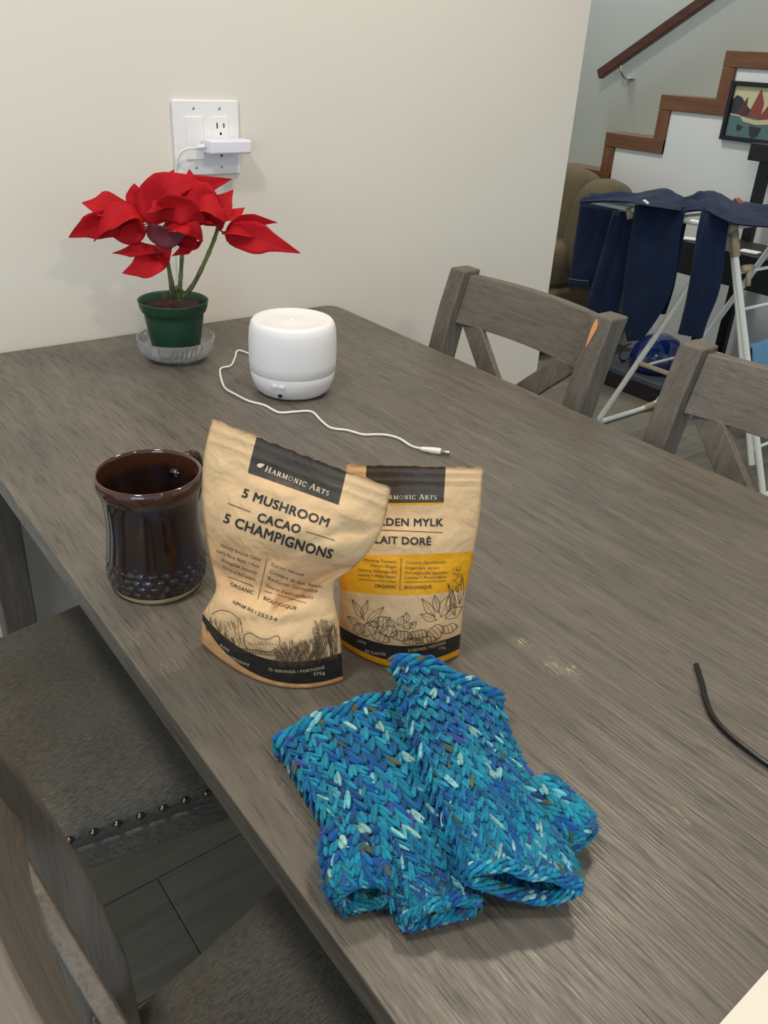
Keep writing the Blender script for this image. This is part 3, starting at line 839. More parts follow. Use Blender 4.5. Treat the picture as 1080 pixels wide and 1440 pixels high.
class Pouch:
    def __init__(s, rows, lean, bulge, back, seed, wr, creases=()):
        s.creases = creases; s.rows = rows; s.seed = seed; s.bul = bulge; s.wr = wr; s.back = back
        L, M, R = rows[-1][1:]
        a, b = onz(*L, TZ + .0012), onz(*R, TZ + .0012)
        s.Q = (a + b) / 2
        d = (b - a); d.z = 0; d.normalize()
        nh = Vector((d.y, -d.x, 0))
        if nh.dot(CAM - s.Q) < 0: nh = -nh
        s.nh = nh; s.d = d
        s.n = (nh * math.cos(lean) + Vector((0, 0, 1)) * math.sin(lean)).normalized()
        s.vs = [r[0] for r in rows]
    def px(s, u, v):
        rows = s.rows; v = min(max(v, 0.0), 1.0)
        i = 0
        while i < len(rows) - 2 and rows[i + 1][0] > v: i += 1
        t = (rows[i][0] - v) / (rows[i][0] - rows[i + 1][0])
        def ip(k):
            a = Vector(rows[max(i - 1, 0)][k]); b = Vector(rows[i][k]); c = Vector(rows[i + 1][k]); d = Vector(rows[min(i + 2, len(rows) - 1)][k])
            # centripetal-ish: finite difference tangents using v spacing
            vb, vc = rows[i][0], rows[i + 1][0]; va = rows[max(i - 1, 0)][0]; vd = rows[min(i + 2, len(rows) - 1)][0]
            h = vb - vc
            mb = (c - a) / (va - vc) * h if i > 0 else (c - b)
            mc_ = (d - b) / (vb - vd) * h if i + 2 < len(rows) else (c - b)
            return b * (2 * t ** 3 - 3 * t * t + 1) + mb * (t ** 3 - 2 * t * t + t) + c * (-2 * t ** 3 + 3 * t * t) + mc_ * (t ** 3 - t * t)
        L, M, R = ip(1), ip(2), ip(3)
        return L * ((1 - u) * (1 - 2 * u)) + M * (4 * u * (1 - u)) + R * (u * (2 * u - 1))
    def bl(s, u, v):
        B = s.bul
        for (v0, b0), (v1, b1) in zip(B, B[1:]):
            if v <= v1:
                f = max(0, (v - v0) / (v1 - v0)); f = f * f * (3 - 2 * f); bv = b0 + (b1 - b0) * f; break
        else: bv = B[-1][1]
        sh = max(0.0, 1 - (2 * u - 1) ** 2) ** 0.75
        w = s.wr * sh ** .5 * (noise.noise(Vector((u * 4 + s.seed, v * 6, s.seed))) + 0.5 * noise.noise(Vector((u * 9 + s.seed, v * 13 - u * 5, 2 * s.seed))))
        w *= min(1, v / 0.2) * (0.35 + 0.65 * min(1, (1 - v) / .15))
        if v > 0.87: w += 0.0011 * math.sin((v - 0.87) * 150) * min(1, (v - .87) * 30) * sh ** .3   # zip ridges
        r = bv * sh + w
        for (ua, va, ub, vb_, dp, wd) in s.creases:
            A_ = Vector((ua, va)); B_ = Vector((ub, vb_)); q = Vector((u, v)); f_ = max(0, min(1, (q - A_).dot(B_ - A_) / (B_ - A_).length_squared))
            e = (q - A_.lerp(B_, f_)).length / wd
            r -= dp * math.exp(-e * e) * min(1, sh * 2)
        vb = 0.26
        if v < vb:
            p = s.px(u, 0); b0 = (onz(p.x, p.y, TZ + .0012) - s.Q).dot(s.n)
            f = v / vb; f = f * f * (3 - 2 * f)
            r = b0 * (1 - f) + r * f
        return r
    def S(s, u, v, off=0.0):
        p = s.px(u, v)
        return onp(p.x, p.y, s.Q + s.n * (s.bl(u, v) + off), s.n)
    def inv(s, x, y, g=None):
        u, v = g or (0.5, 0.5)
        for it in range(25):
            p = s.px(u, v); e = Vector((x, y)) - Vector((p.x, p.y))
            if e.length < 0.02: break
            h = 1e-3
            a = (s.px(u + h, v) - p) / h; b = (s.px(u, v + h if v < .99 else v - h) - p) / (h if v < .99 else -h)
            det = a.x * b.y - a.y * b.x
            if abs(det) < 1e-6: break
            du = (e.x * b.y - e.y * b.x) / det; dv = (a.x * e.y - a.y * e.x) / det
            u += max(-.2, min(.2, du)); v += max(-.2, min(.2, dv))
        return u, v
    def build(s, name, label, mat, nu=44, nv=72):
        base = Vector((s.Q.x, s.Q.y, TZ))
        t = thing(name, label, 'pouch', base)
        g = Geo(); uvs = []
        def vv(i): return i / nv
        F = []
        for i in range(nv + 1):
            row = []
            for j in range(nu + 1):
                u, v = j / nu, vv(i)
                v2 = v
                if i == nv: v2 = 1 - 0.012 * abs(noise.noise(Vector((u * 14, s.seed * 3, 0.3)))) - 0.006 * abs(noise.noise(Vector((u * 50, s.seed, 4))))
                row.append(len(g.v)); g.v.append(s.S(u, v2)); uvs.append((u, v2))
            F.append(row)
        Bk = []
        for i in range(nv + 1):
            row = []
            for j in range(nu + 1):
                if j in (0, nu): row.append(F[i][j]); continue
                u, v = j / nu, vv(i)
                P = g.v[F[i][j]]; b = (P - s.Q).dot(s.n)
                sh = max(0.0, 1 - (2 * u - 1) ** 2) ** 0.75
                f = min(1, v / 0.2)
                depth = s.back * sh * (1 - max(0, v - 0.25) / 0.75) ** 0.9 + 0.0009
                q = P - s.n * (b + depth)
                if v < 0.02: q.z = TZ + 0.0012
                q.z = max(q.z, TZ + 0.0012)
                row.append(len(g.v)); g.v.append(q); uvs.append((0.02, 0.7 if v > .14 else v))
            Bk.append(row)
        for i in range(nv):
            for j in range(nu):
                g.f.append((F[i][j], F[i][j + 1], F[i + 1][j + 1], F[i + 1][j]))
                g.f.append((Bk[i][j + 1], Bk[i][j], Bk[i + 1][j], Bk[i + 1][j + 1]))
        for j in range(nu):
            if j in (0, nu - 1): 
                pass
            q = [F[0][j + 1], F[0][j], Bk[0][j], Bk[0][j + 1]]
            q2 = []
            for k in q:
                if k not in q2: q2.append(k)
            g.f.append(tuple(q2))
        o = obj('bag', g, mat, t, smooth=True, recalc=True)
        ul = o.data.uv_layers.new(name='UVMap')
        for lp in o.data.loops: ul.data[lp.index].uv = uvs[lp.vertex_index]
        s.root = t; return t

DG = None
def text_mesh(txt, bold=0.0):
    cu = bpy.data.curves.new('t', 'FONT'); cu.body = txt; cu.size = 1.0; cu.resolution_u = 3; cu.space_character = 1.06
    o = bpy.data.objects.new('t', cu); COL.objects.link(o)
    dg = bpy.context.evaluated_depsgraph_get(); dg.update()
    me = bpy.data.meshes.new_from_object(o.evaluated_get(dg))
    vs = [Vector((v.co.x, v.co.y)) for v in me.vertices]; fs = [tuple(p.vertices) for p in me.polygons]
    bpy.data.objects.remove(o); bpy.data.curves.remove(cu); bpy.data.meshes.remove(me)
    if bold:
        n = len(vs); w0 = list(vs); f0 = list(fs)
        for dx, dy in ((bold, 0), (0, bold), (bold, bold)):
            b = len(vs); vs += [p + Vector((dx, dy)) for p in w0]; fs += [tuple(b + k for k in f) for f in f0]
    return vs, fs
# serif small caps for the maker's name: thick and thin strokes with slab serifs, cap height 1
def serif_mesh(txt):
    G = {}
    def ln(x0, y0, x1, y1, w): return [(x0, y0), (x1, y1), w]
    T, H = 0.17, 0.075
    def sf(x, y, w=0.34): return ln(x - w / 2, y, x + w / 2, y, H)
    def arc(cx, cy, rx, ry, a0, a1, w):
        n = 9; P = [(cx + rx * math.cos(math.radians(a0 + (a1 - a0) * k / n)), cy + ry * math.sin(math.radians(a0 + (a1 - a0) * k / n))) for k in range(n + 1)]
        return [[P[k], P[k + 1], w] for k in range(n)]
    h = H / 2
    G['H'] = (0.95, [ln(.2, h, .2, 1 - h, T), ln(.72, h, .72, 1 - h, T), ln(.2, .5, .72, .5, H), sf(.2, h), sf(.2, 1 - h), sf(.72, h), sf(.72, 1 - h)])
    G['A'] = (0.92, [ln(.45, 1, .14, h, H), ln(.45, 1, .76, h, T), ln(.25, .36, .66, .36, H), sf(.14, h, .28), sf(.76, h)])
    G['R'] = (0.86, [ln(.2, h, .2, 1 - h, T), sf(.2, h), ln(.05, 1 - h, .42, 1 - h, H), ln(.2, .5, .42, .5, H)] + arc(.42, .74, .2, .22, -90, 90, T * .8) + [ln(.42, .5, .76, h, T), ln(.68, h, .86, h, H)])
    G['M'] = (1.12, [ln(.2, h, .2, 1 - h, H), ln(.9, h, .9, 1 - h, T), ln(.2, 1, .54, .12, T), ln(.54, .12, .9, 1, H), sf(.2, h, .28), sf(.9, h)])
    G['O'] = (0.98, arc(.48, .5, .38, .46, 0, 360, .13) + arc(.48, .5, .38, .46, 0, 360, .13))
    G['N'] = (0.98, [ln(.2, h, .2, 1 - h, H), ln(.76, h, .76, 1 - h, H), ln(.2, 1, .76, .03, T), sf(.2, h, .28), sf(.76, 1 - h, .28)])
    G['I'] = (0.42, [ln(.2, h, .2, 1 - h, T), sf(.2, h), sf(.2, 1 - h)])
    G['C'] = (0.86, arc(.48, .5, .38, .46, 45, 315, .13) + [ln(.76, .72, .76, .95, H), ln(.76, .05, .76, .28, H)])
    G['T'] = (0.8, [ln(.4, h, .4, 1 - h, T), ln(.06, 1 - h, .74, 1 - h, H), ln(.08, .78, .08, 1, H), ln(.72, .78, .72, 1, H), sf(.4, h)])
    G['S'] = (0.66, arc(.32, .74, .2, .22, 30, 270, .12) + arc(.32, .27, .22, .24, 90, -150, .14))
    G[' '] = (0.45, [])
    vs = []; fs = []; x = 0; big = True
    for ch in txt:
        sc = 1.0 if big else 0.8
        big = ch == ' '
        adv, st = G[ch]
        for p, q, w in st:
            p, q = Vector(p), Vector(q); d = (q - p)
            if d.length < 1e-6: continue
            nrm = Vector((-d.y, d.x)).normalized() * w / 2
            b = len(vs)
            vs += [(p + nrm) * sc + Vector((x, 0)), (q + nrm) * sc + Vector((x, 0)), (q - nrm) * sc + Vector((x, 0)), (p - nrm) * sc + Vector((x, 0))]
            fs.append((b, b + 3, b + 2, b + 1))
        x += adv * sc + 0.07
    return vs, fs

class Print:
    def __init__(s, P): s.P = P; s.g = {}
    def geo(s, m): return s.g.setdefault(m.name, (Geo(), m))[0]
    def put(s, m, vs, fs, maxlen):
        """vs in (u,v); splits long edges, then lays the shapes on the bag"""
        bm = bmesh.new(); bv = [bm.verts.new((a, b, 0)) for a, b in vs]
        for f in fs:
            try: bm.faces.new([bv[k] for k in f])
            except ValueError: pass
        for it in range(3):
            ed = [e for e in bm.edges if e.calc_length() > maxlen]
            if not ed: break
            bmesh.ops.subdivide_edges(bm, edges=ed, cuts=1)
            bmesh.ops.triangulate(bm, faces=bm.faces)
        bm.verts.index_update()
        g = s.geo(m); g.add([s.P.S(v.co.x, v.co.y, 0.00045) for v in bm.verts], [tuple(v.index for v in f.verts) for f in bm.faces])
        bm.free()
    def text(s, txt, a, b, cap, m, bold=0.0, serif=False, guess=None):
        vs, fs = serif_mesh(txt) if serif else text_mesh(txt, bold)
        x0 = min(p.x for p in vs); x1 = max(p.x for p in vs)
        H = 1.0 if serif else 0.7
        A, B = Vector(a), Vector(b); d = (B - A).normalized(); up = Vector((d.y, -d.x)) * cap
        o = Vector(s.P.inv(*A, guess)); e = Vector(s.P.inv(*B, tuple(o))); q = Vector(s.P.inv(*(A + up), tuple(o)))
        q2 = Vector(s.P.inv(*(B + up), tuple(e)))
        out = []
        for p in vs:
            f = (p.x - x0) / (x1 - x0); h = p.y / H
            out.append(tuple(o + (e - o) * f + ((q - o) * (1 - f) + (q2 - e) * f) * h))
        s.put(m, out, fs, 0.03)
    def line(s, pts, w, m, px=True, guess=None):
        """thin printed stroke through image points; w in pixels"""
        g = guess; P2 = []
        for p in pts:
            if px: g = s.P.inv(p[0], p[1], g); P2.append(Vector(p))
        if len(P2) < 2: return
        vs = []; 
        for i, p in enumerate(P2):
            d = (P2[min(i + 1, len(P2) - 1)] - P2[max(i - 1, 0)])
            if d.length < 1e-6: d = Vector((1, 0))
            d.normalize(); n = Vector((-d.y, d.x)) * w / 2
            for k in (1, -1):
                g = s.P.inv(*(p + n * k), g); vs.append((min(max(g[0], 0.004), .996), min(max(g[1], 0.004), .996)))
        gg = s.geo(m)
        gg.add([s.P.S(a, b, 0.00045) for a, b in vs], [(2 * i, 2 * i + 1, 2 * i + 3, 2 * i + 2) for i in range(len(P2) - 1)])
    def poly(s, pts, m, guess=None):
        g = guess; vs = []
        for p in pts: g = s.P.inv(p[0], p[1], g); vs.append(g)
        s.put(m, vs, [tuple(range(len(vs)))], 0.03)
    def finish(s, names):
        for k, (g, m) in s.g.items():
            o = obj(names.get(k, 'printing'), g, m, s.P.root, recalc=False); o['kind'] = 'stuff'

def sub(pts, n=4): return [(p.x, p.y) for p in smoothpath([(a, b, 0) for a, b in pts], n)]
def seg(a, b, n=6): return [(a[0] + (b[0] - a[0]) * k / n, a[1] + (b[1] - a[1]) * k / n) for k in range(n + 1)]

R1 = [(1.0, (298, 588), (424, 638), (550, 686)), (0.86, (287, 641), (412, 685), (541, 732)), (0.73, (284, 690), (405, 724), (531, 757)),
      (0.61, (287, 737), (396, 765), (511, 785)), (0.50, (294, 778), (386, 800), (492, 802)), (0.44, (300, 803), (378, 822), (472, 817)), (0.38, (304, 826), (372, 845), (469, 836)),
      (0.30, (297, 843), (367, 869), (472, 857)), (0.22, (289, 856), (368, 893), (476, 880)), (0.13, (285, 864), (372, 927), (480, 920)),
      (0.05, (283, 890), (377, 951), (482, 945)), (0.0, (284, 906), (381, 963), (482, 957))]
P1 = Pouch(R1, 0.03, [(0, .035), (0.15, .034), (0.3, .026), (0.42, .013), (0.52, .017), (0.64, .024), (0.8, .014), (0.9, .005), (1.0, .0012)], 0.028, 1.3, 0.0048, [(1.0, .52, .62, .36, .009, .035), (0.0, .44, .28, .46, .005, .03), (.9, .75, .6, .6, .003, .03)])
P1.build('kraft_pouch', 'crumpled tan kraft pouch slumping between the dark mug and the other pouch', kraft('kraft_paper_cacao', 1))
A = Print(P1)
A.text('HARMONIC ARTS', (372, 662.5), (461.5, 697.5), 8.6, M_inkw, serif=True, guess=(.4, .9))
A.poly([(361, 654), (364, 651.5), (368, 651.5), (372.5, 653), (370, 656.5), (366, 658), (363.5, 657)], M_inkw, (.3, .9))
A.text('5 MUSHROOM', (339, 698.6), (460.3, 741.5), 12.4, M_ink, 0.05)
A.text('CACAO', (360.5, 732.7), (420.6, 751), 12.2, M_ink, 0.05)
A.text('5 CHAMPIGNONS', (313, 734), (465.5, 786), 12.8, M_ink, 0.05)
A.line(seg((320.5, 707.8), (352, 720)), 1.1, M_inkl); A.line(seg((430, 747.5), (470.5, 760)), 1.1, M_inkl)
for tx, a, b in (('Velvety Smooth Cacao', (309, 768), (366, 789.5)), ("Lion's Mane, Reishi + More", (304, 776), (363.5, 799)), ('Strengthen Immunity', (311, 789), (361, 808)), ('Source of Antioxidants', (313, 799), (358.5, 817)),
                 ('Cacao velouté', (381, 795), (426.5, 811)), ('Crinière de lion, Reishi', (378.8, 805.5), (452, 827)), ("Renforcer l'immunité", (376.5, 815), (446, 833)), ("Source d'antioxydants", (374, 825), (440, 842))):
    A.text(tx, a, b, 4.6, M_inkl, 0.004, guess=(.3, .5))
A.line(seg((375.3, 786), (362.6, 842.6)), 0.9, M_inkl); A.line(seg((321, 811), (357, 824.5)), 0.9, M_inkl); A.line(seg((372, 831), (430, 848)), 0.9, M_inkl)
A.text('ORGANIC', (322.8, 823), (355.6, 835.6), 4.9, M_ink, 0.02)
A.text('BIOLOGIQUE', (370, 842.6), (416.3, 857.6), 4.9, M_ink, 0.02)
A.text('NPN#', (326.7, 848.4), (344.6, 856.4), 5.0, M_ink, 0.02)
A.text('80125234', (347, 857.6), (388.5, 873.8), 5.2, M_ink, 0.0)
A.text('75 SERVINGS / PORTIONS', (377.6, 943), (456.3, 940), 3.8, M_inkw, 0.012, guess=(.5, .1))
A.text('375g', (441, 950), (457, 948), 4.2, M_inkw, 0.012, guess=(.7, .08))
A.text('BLEND', (309, 908), (321.5, 917), 3.4, M_inkw, 0.01, guess=(.15, .1))
A.text('CHAMPIGNONS', (314, 920.5), (349.5, 937), 3.6, M_inkw, 0.01, guess=(.25, .1))
rnd = random.Random(5)
# line drawing: shaggy mushroom, knobbly mushroom, tangle of strands
for k in range(46):
    a = rnd.uniform(0, 1); b = rnd.uniform(0, 1)
    x = 297 + 40 * a; y = 866 + 6 * math.sin(a * 3) + (16 + 24 * a) * b * .85
    x -= 8 * b * (1 - a)
    A.line(sub([(x, y), (x - 1 + 3 * a, y + 5), (x + 1 + 3 * a, y + 10)], 2), 0.7, M_inkl, guess=(.2, .22))
A.line(sub([(297, 864), (310, 858), (326, 862), (337, 874), (341, 890)]), 0.8, M_inkl, guess=(.2, .3))
A.line(sub([(343, 893), (352, 890), (364, 897), (376, 899), (388, 894), (393, 897), (392, 908), (384, 915), (372, 917), (360, 914), (349, 913), (343, 904), (343, 893)]), 0.9, M_inkl, guess=(.5, .2))
for k in range(9):
    x = 350 + 4.6 * k; A.line(sub([(x, 903 + 2 * math.sin(k)), (x + 1.5, 907), (x + 3, 905 + k % 3)], 2), 0.6, M_inkl, guess=(.5, .2))
for k in range(16):
    x = 328 + 4.2 * k; y = 907 + 14 * math.sin((x - 300) / 75)
    q = [(x + 3.2 * math.cos(t), y + 2.8 * math.sin(t)) for t in [2 * PI * i / 8 for i in range(9)]]
    A.line(q, 0.7, M_inkl, guess=(.5, .17))
for k in range(44):
    x = 386 + 1.95 * k; y1 = 936 - max(0, (k - 18)) * .5; h = rnd.uniform(22, 40) + (20 if k > 26 else 0)
    ph = rnd.uniform(0, 6); am = rnd.uniform(3, 6)
    pts = [(x + am * math.sin(ph + i * .6) + i * .5, y1 - h * i / 7 + 2 * math.sin(ph + i)) for i in range(8)]
    pts = [(min(p[0], 472), p[1]) for p in pts]
    A.line(sub(pts, 3), 0.75, M_inkl, guess=(.7, .2))
    A.line(sub([(min(p[0] + 2.6, 474), p[1] + .8) for p in pts], 3), 0.75, M_inkl, guess=(.7, .2))
A.finish({'dark_ink': 'dark_lettering', 'cream_ink': 'pale_lettering', 'thin_brown_ink': 'line_drawing'})

R2 = [(1.0, (487, 652), (583, 655), (680, 657)), (0.80, (484, 712), (580, 711), (676, 709)), (0.70, (481, 744), (577, 742), (673, 738)),
      (0.605, (479, 770), (575, 769), (668, 765)), (0.57, (478, 783), (573, 783), (666, 778)), (0.39, (477, 828), (568, 836), (656, 827)),
      (0.27, (477, 855), (563, 868), (651, 856)), (0.14, (477, 880), (560, 908), (648, 891)), (0.06, (478, 897), (561, 930), (646, 912)), (0.0, (480, 906), (562, 940), (645, 921))]
P2 = Pouch(R2, 0.03, [(0, .03), (0.15, .03), (0.35, .024), (0.6, .016), (0.8, .007), (0.9, .003), (1.0, .0012)], 0.024, 4.1, 0.0018)
P2.build('kraft_pouch', 'upright tan kraft pouch with a broad yellow band, partly behind the crumpled pouch', kraft('kraft_paper_yellow', 2))
B = Print(P2)
B.text('HARMONIC ARTS', (531, 702), (614, 702.3), 7.2, M_inkw, serif=True, guess=(.4, .85))
B.poly([(521, 698), (524, 696), (529, 697), (527, 701), (523, 702)], M_inkw, (.2, .85))
B.text('GOLDEN MYLK', (508.5, 738.5), (623.3, 740.2), 10.4, M_ink, 0.05)
B.text('LAIT DORÉ', (527.3, 764.2), (606.2, 767.2), 10.4, M_ink, 0.05)
B.line(seg((508, 744), (623, 749)), 1.0, M_inkl)
for tx, a, b in (('Warming Turmeric', (510, 789), (557.8, 792)), ('Vibrant Ginger', (520, 796.7), (557.8, 799)), ('Calming Ashwagandha', (503, 803), (557.8, 806.3)), ('Lucuma + White Pepper', (503, 809.5), (556.8, 813)),
                 ('Curcuma réconfortant', (570.4, 793.2), (627, 792)), ('Gingembre vibrant', (570, 800.4), (618, 800.2)), ('Ashwagandha apaisant', (569.3, 807), (629, 806.7)), ('Lucuma + Poivre blanc', (569, 813.8), (627.8, 813))):
    B.text(tx, a, b, 3.9, M_inkl, 0.004)
B.line(seg((564.4, 784.6), (562, 831)), 0.8, M_inkl); B.line(seg((503, 814.8), (557.8, 818.6)), 0.8, M_inkl); B.line(seg((569, 819), (627.8, 817)), 0.8, M_inkl)
B.text('ORGANIC', (527, 826), (556.7, 828), 4.6, M_ink, 0.02); B.text('BIOLOGIQUE', (569, 828.4), (607.3, 827.3), 4.6, M_ink, 0.02)
B.text('25 SERVINGS / PORTIONS', (574, 916.8), (627, 905), 3.9, M_inkw, 0.012, guess=(.6, .1)); B.text('125g', (618, 914), (626.8, 911.8), 3.6, M_inkw, 0.01, guess=(.8, .08))
B.text('LATTE', (502, 902), (514, 907), 3.4, M_inkw, 0.01, guess=(.2, .1)); B.text('DE PLANTES', (513, 917), (542, 922), 3.9, M_inkw, 0.012, guess=(.35, .08))
def lf(PR, x, y, ln, ang, w=.28, m=M_inkl, g=(.5, .3)):
    d = Vector((math.cos(ang), math.sin(ang))); n = Vector((-d.y, d.x))
    o = Vector((x, y)); e = o + d * ln; mm = o + d * ln * .45
    for k in (1, -1): 
        PR.line(sub([tuple(o), tuple(mm + n * k * ln * w), tuple(e)], 4), 0.7, m, guess=g)
    PR.line([tuple(o), tuple(mm), tuple(e)], 0.5, m, guess=g)
for (x, y, l, a, w) in ((512, 872, 34, -2.1, .14), (508, 868, 26, -1.2, .16), (514, 878, 36, -0.75, .16), (518, 880, 34, -.35, .2), (506, 880, 22, -2.5, .2), (612, 868, 32, -2.2, .18), (616, 862, 26, -1.75, .2), (620, 868, 34, -1.2, .24), (626, 870, 30, -.6, .24), (614, 872, 24, -2.8, .24), (630, 862, 34, -1.35, .16), (640, 866, 22, -1.9, .14), (642, 856, 38, -1.9, .08), (646, 850, 40, -1.45, .1), (560, 880, 16, -1.1, .3), (566, 882, 16, -.3, .3), (572, 876, 15, -1.6, .3), (555, 882, 14, -2.2, .3), (576, 884, 14, -.8, .3)):
    lf(B, x, y, l, a, w)
for k in range(34):      # flower spike on the right
    x = 643 + rnd.uniform(-6, 7); y = 796 + rnd.uniform(0, 36)
    B.line([(x, y), (x + rnd.uniform(-2, 2), y + 2.4)], 0.8, M_inkl, guess=(.93, .5))
def root(PR, cx, cy, rx, ry, ang, rings, g):
    ca, sa = math.cos(ang), math.sin(ang)
    def T(a, b): return (cx + a * ca - b * sa, cy + a * sa + b * ca)
    PR.line([T(rx * (1 + .06 * math.sin(3 * t)) * math.cos(t), ry * (1 + .1 * math.sin(5 * t)) * math.sin(t)) for t in [2 * PI * k / 16 for k in range(17)]], 0.8, M_inkl, guess=g)
    for k in range(rings):
        x = rx * (-.75 + 1.5 * k / max(1, rings - 1)); h = ry * math.sqrt(max(0, 1 - (x / rx) ** 2)) * .95
        PR.line([T(x, -h), T(x + 1.6, 0), T(x, h)], 0.6, M_inkl, guess=g)
for a in ((520, 884, 14, 9, -.6, 4), (537, 878, 8, 11, .2, 3), (547, 888, 12, 8, .2, 4), (565, 894, 16, 7, .1, 6), (588, 893, 14, 7, -.2, 5), (612, 890, 15, 9, -.7, 5), (600, 900, 16, 5, -.1, 5), (536, 897, 13, 6, .3, 4), (632, 884, 12, 6, -.4, 4), (580, 902, 14, 5, 0, 5), (505, 884, 8, 8, .3, 3)):
    root(B, *a, (.5, .25))
B.finish({'dark_ink': 'dark_lettering', 'cream_ink': 'pale_lettering', 'thin_brown_ink': 'line_drawing'})
# ------------------------------------------------------------------ knitted fingerless mitts
def yarn_mat():
    t = NT('variegated_blue_yarn', rough=0.85)
    t.b.inputs['Sheen Weight'].default_value = 0.10; t.b.inputs['Specular IOR Level'].default_value = 0.25
    at = t.n('ShaderNodeVertexColor'); at.layer_name = 'yarn'
    fib = t.noise(t.coord('Object'), 700, 3)
    tw = t.noise(t.coord('Object'), 1600, 2)
    c = t.mix(t.math('MULTIPLY', fib, 0.5), at.outputs[0], (0.01, 0.05, 0.12, 1))
    t.color(c)
    t.bump(t.math('ADD', fib, tw), 0.8, 0.0012); return t.m
M_yarn = yarn_mat()
PAL = [lin(0, 124, 172)] * 5 + [lin(6, 104, 168)] * 4 + [lin(8, 88, 170)] * 2 + [lin(14, 152, 182)] * 2 + [lin(8, 144, 180)] * 5 + [lin(34, 164, 194)] * 3 + [lin(112, 204, 216)] * 1 + [lin(20, 150, 176)] * 2 + [lin(2, 70, 128)] * 2
RARE = [lin(170, 222, 214), lin(96, 100, 46), lin(70, 80, 176), lin(150, 214, 220)]
class Knit:
    def __init__(s, seed): s.g = Geo(); s.c = []; s.r = random.Random(seed)
    def tint(s, p):
        n = noise.noise(p * 38 + Vector((s.r.random() * .6, 0, 5))) ; n2 = noise.noise(p * 90)
        r = s.r.random()
        if r < 0.11: c = s.r.choice(RARE)
        else:
            k = int((n * .9 + n2 * .35 + .5) * len(PAL) + s.r.uniform(-4, 4)) % len(PAL); c = PAL[k]
        j = s.r.uniform(0.85, 1.4)
        return (min(1, c[0] * j), min(1, c[1] * j), min(1, c[2] * j), 1)
    def lobe(s, p, A, B, T, col=None, n=8, m=6):
        b = len(s.g.v); s.g.ball(p, (A, B, T), n, m)
        s.c += [col or s.tint(p)] * (len(s.g.v) - b)
    def stitch(s, p, S, T, N, cw, rh, flip=1, lift=0.0):
        """one V stitch: two slanted plump lobes"""
        for k in (-1, 1):
            col = s.tint(p)
            sl = 0.40 * k * flip
            t = (T * math.cos(sl) + S * math.sin(sl)).normalized(); q = t.cross(N).normalized()
            c = p + S * (k * cw * 0.235) + N * (lift + s.r.uniform(-.0006, .0008))
            tt = (t + N * 0.20).normalized()
            for e in range(3):       # plies of the yarn
                a = e * 2.09 + s.r.uniform(-.4, .4); jit = s.r.uniform(.85, 1.15)
                o = q * (cw * .135 * math.cos(a)) + N * (cw * .12 * math.sin(a)) + tt * (rh * s.r.uniform(-.12, .12))
                t3 = (tt + q * s.r.uniform(-.16, .16)).normalized()
                s.lobe(c + o, q * (cw * 0.17 * jit), N * (cw * 0.17 * jit), t3 * (rh * 0.86 * jit), col if s.r.random() < .62 else None, 6, 6)
    def fuzz(s, p, N, L):
        d = (N * s.r.uniform(.2, 1) + Vector((s.r.gauss(0, 1), s.r.gauss(0, 1), s.r.gauss(0, .6))) * .8).normalized()
        d2 = (d + Vector((s.r.gauss(0, 1), s.r.gauss(0, 1), s.r.gauss(0, .7))) * .8).normalized()
        q = [p, p + d * L * .4, p + d * L * .4 + d2 * L * .35]
        b = len(s.g.v); s.g.tube(q, [.00009, .00008, .00004], 3, caps=False)
        s.c += [s.tint(p)] * (len(s.g.v) - b)
    def out(s, name, parent, stuff=True):
        o = obj(name, s.g, M_yarn, parent, smooth=True, recalc=False)
        ca = o.data.color_attributes.new('yarn', 'FLOAT_COLOR', 'POINT')
        for i, c in enumerate(s.c): ca.data[i].color = c
        if stuff: o['kind'] = 'stuff'
        return o

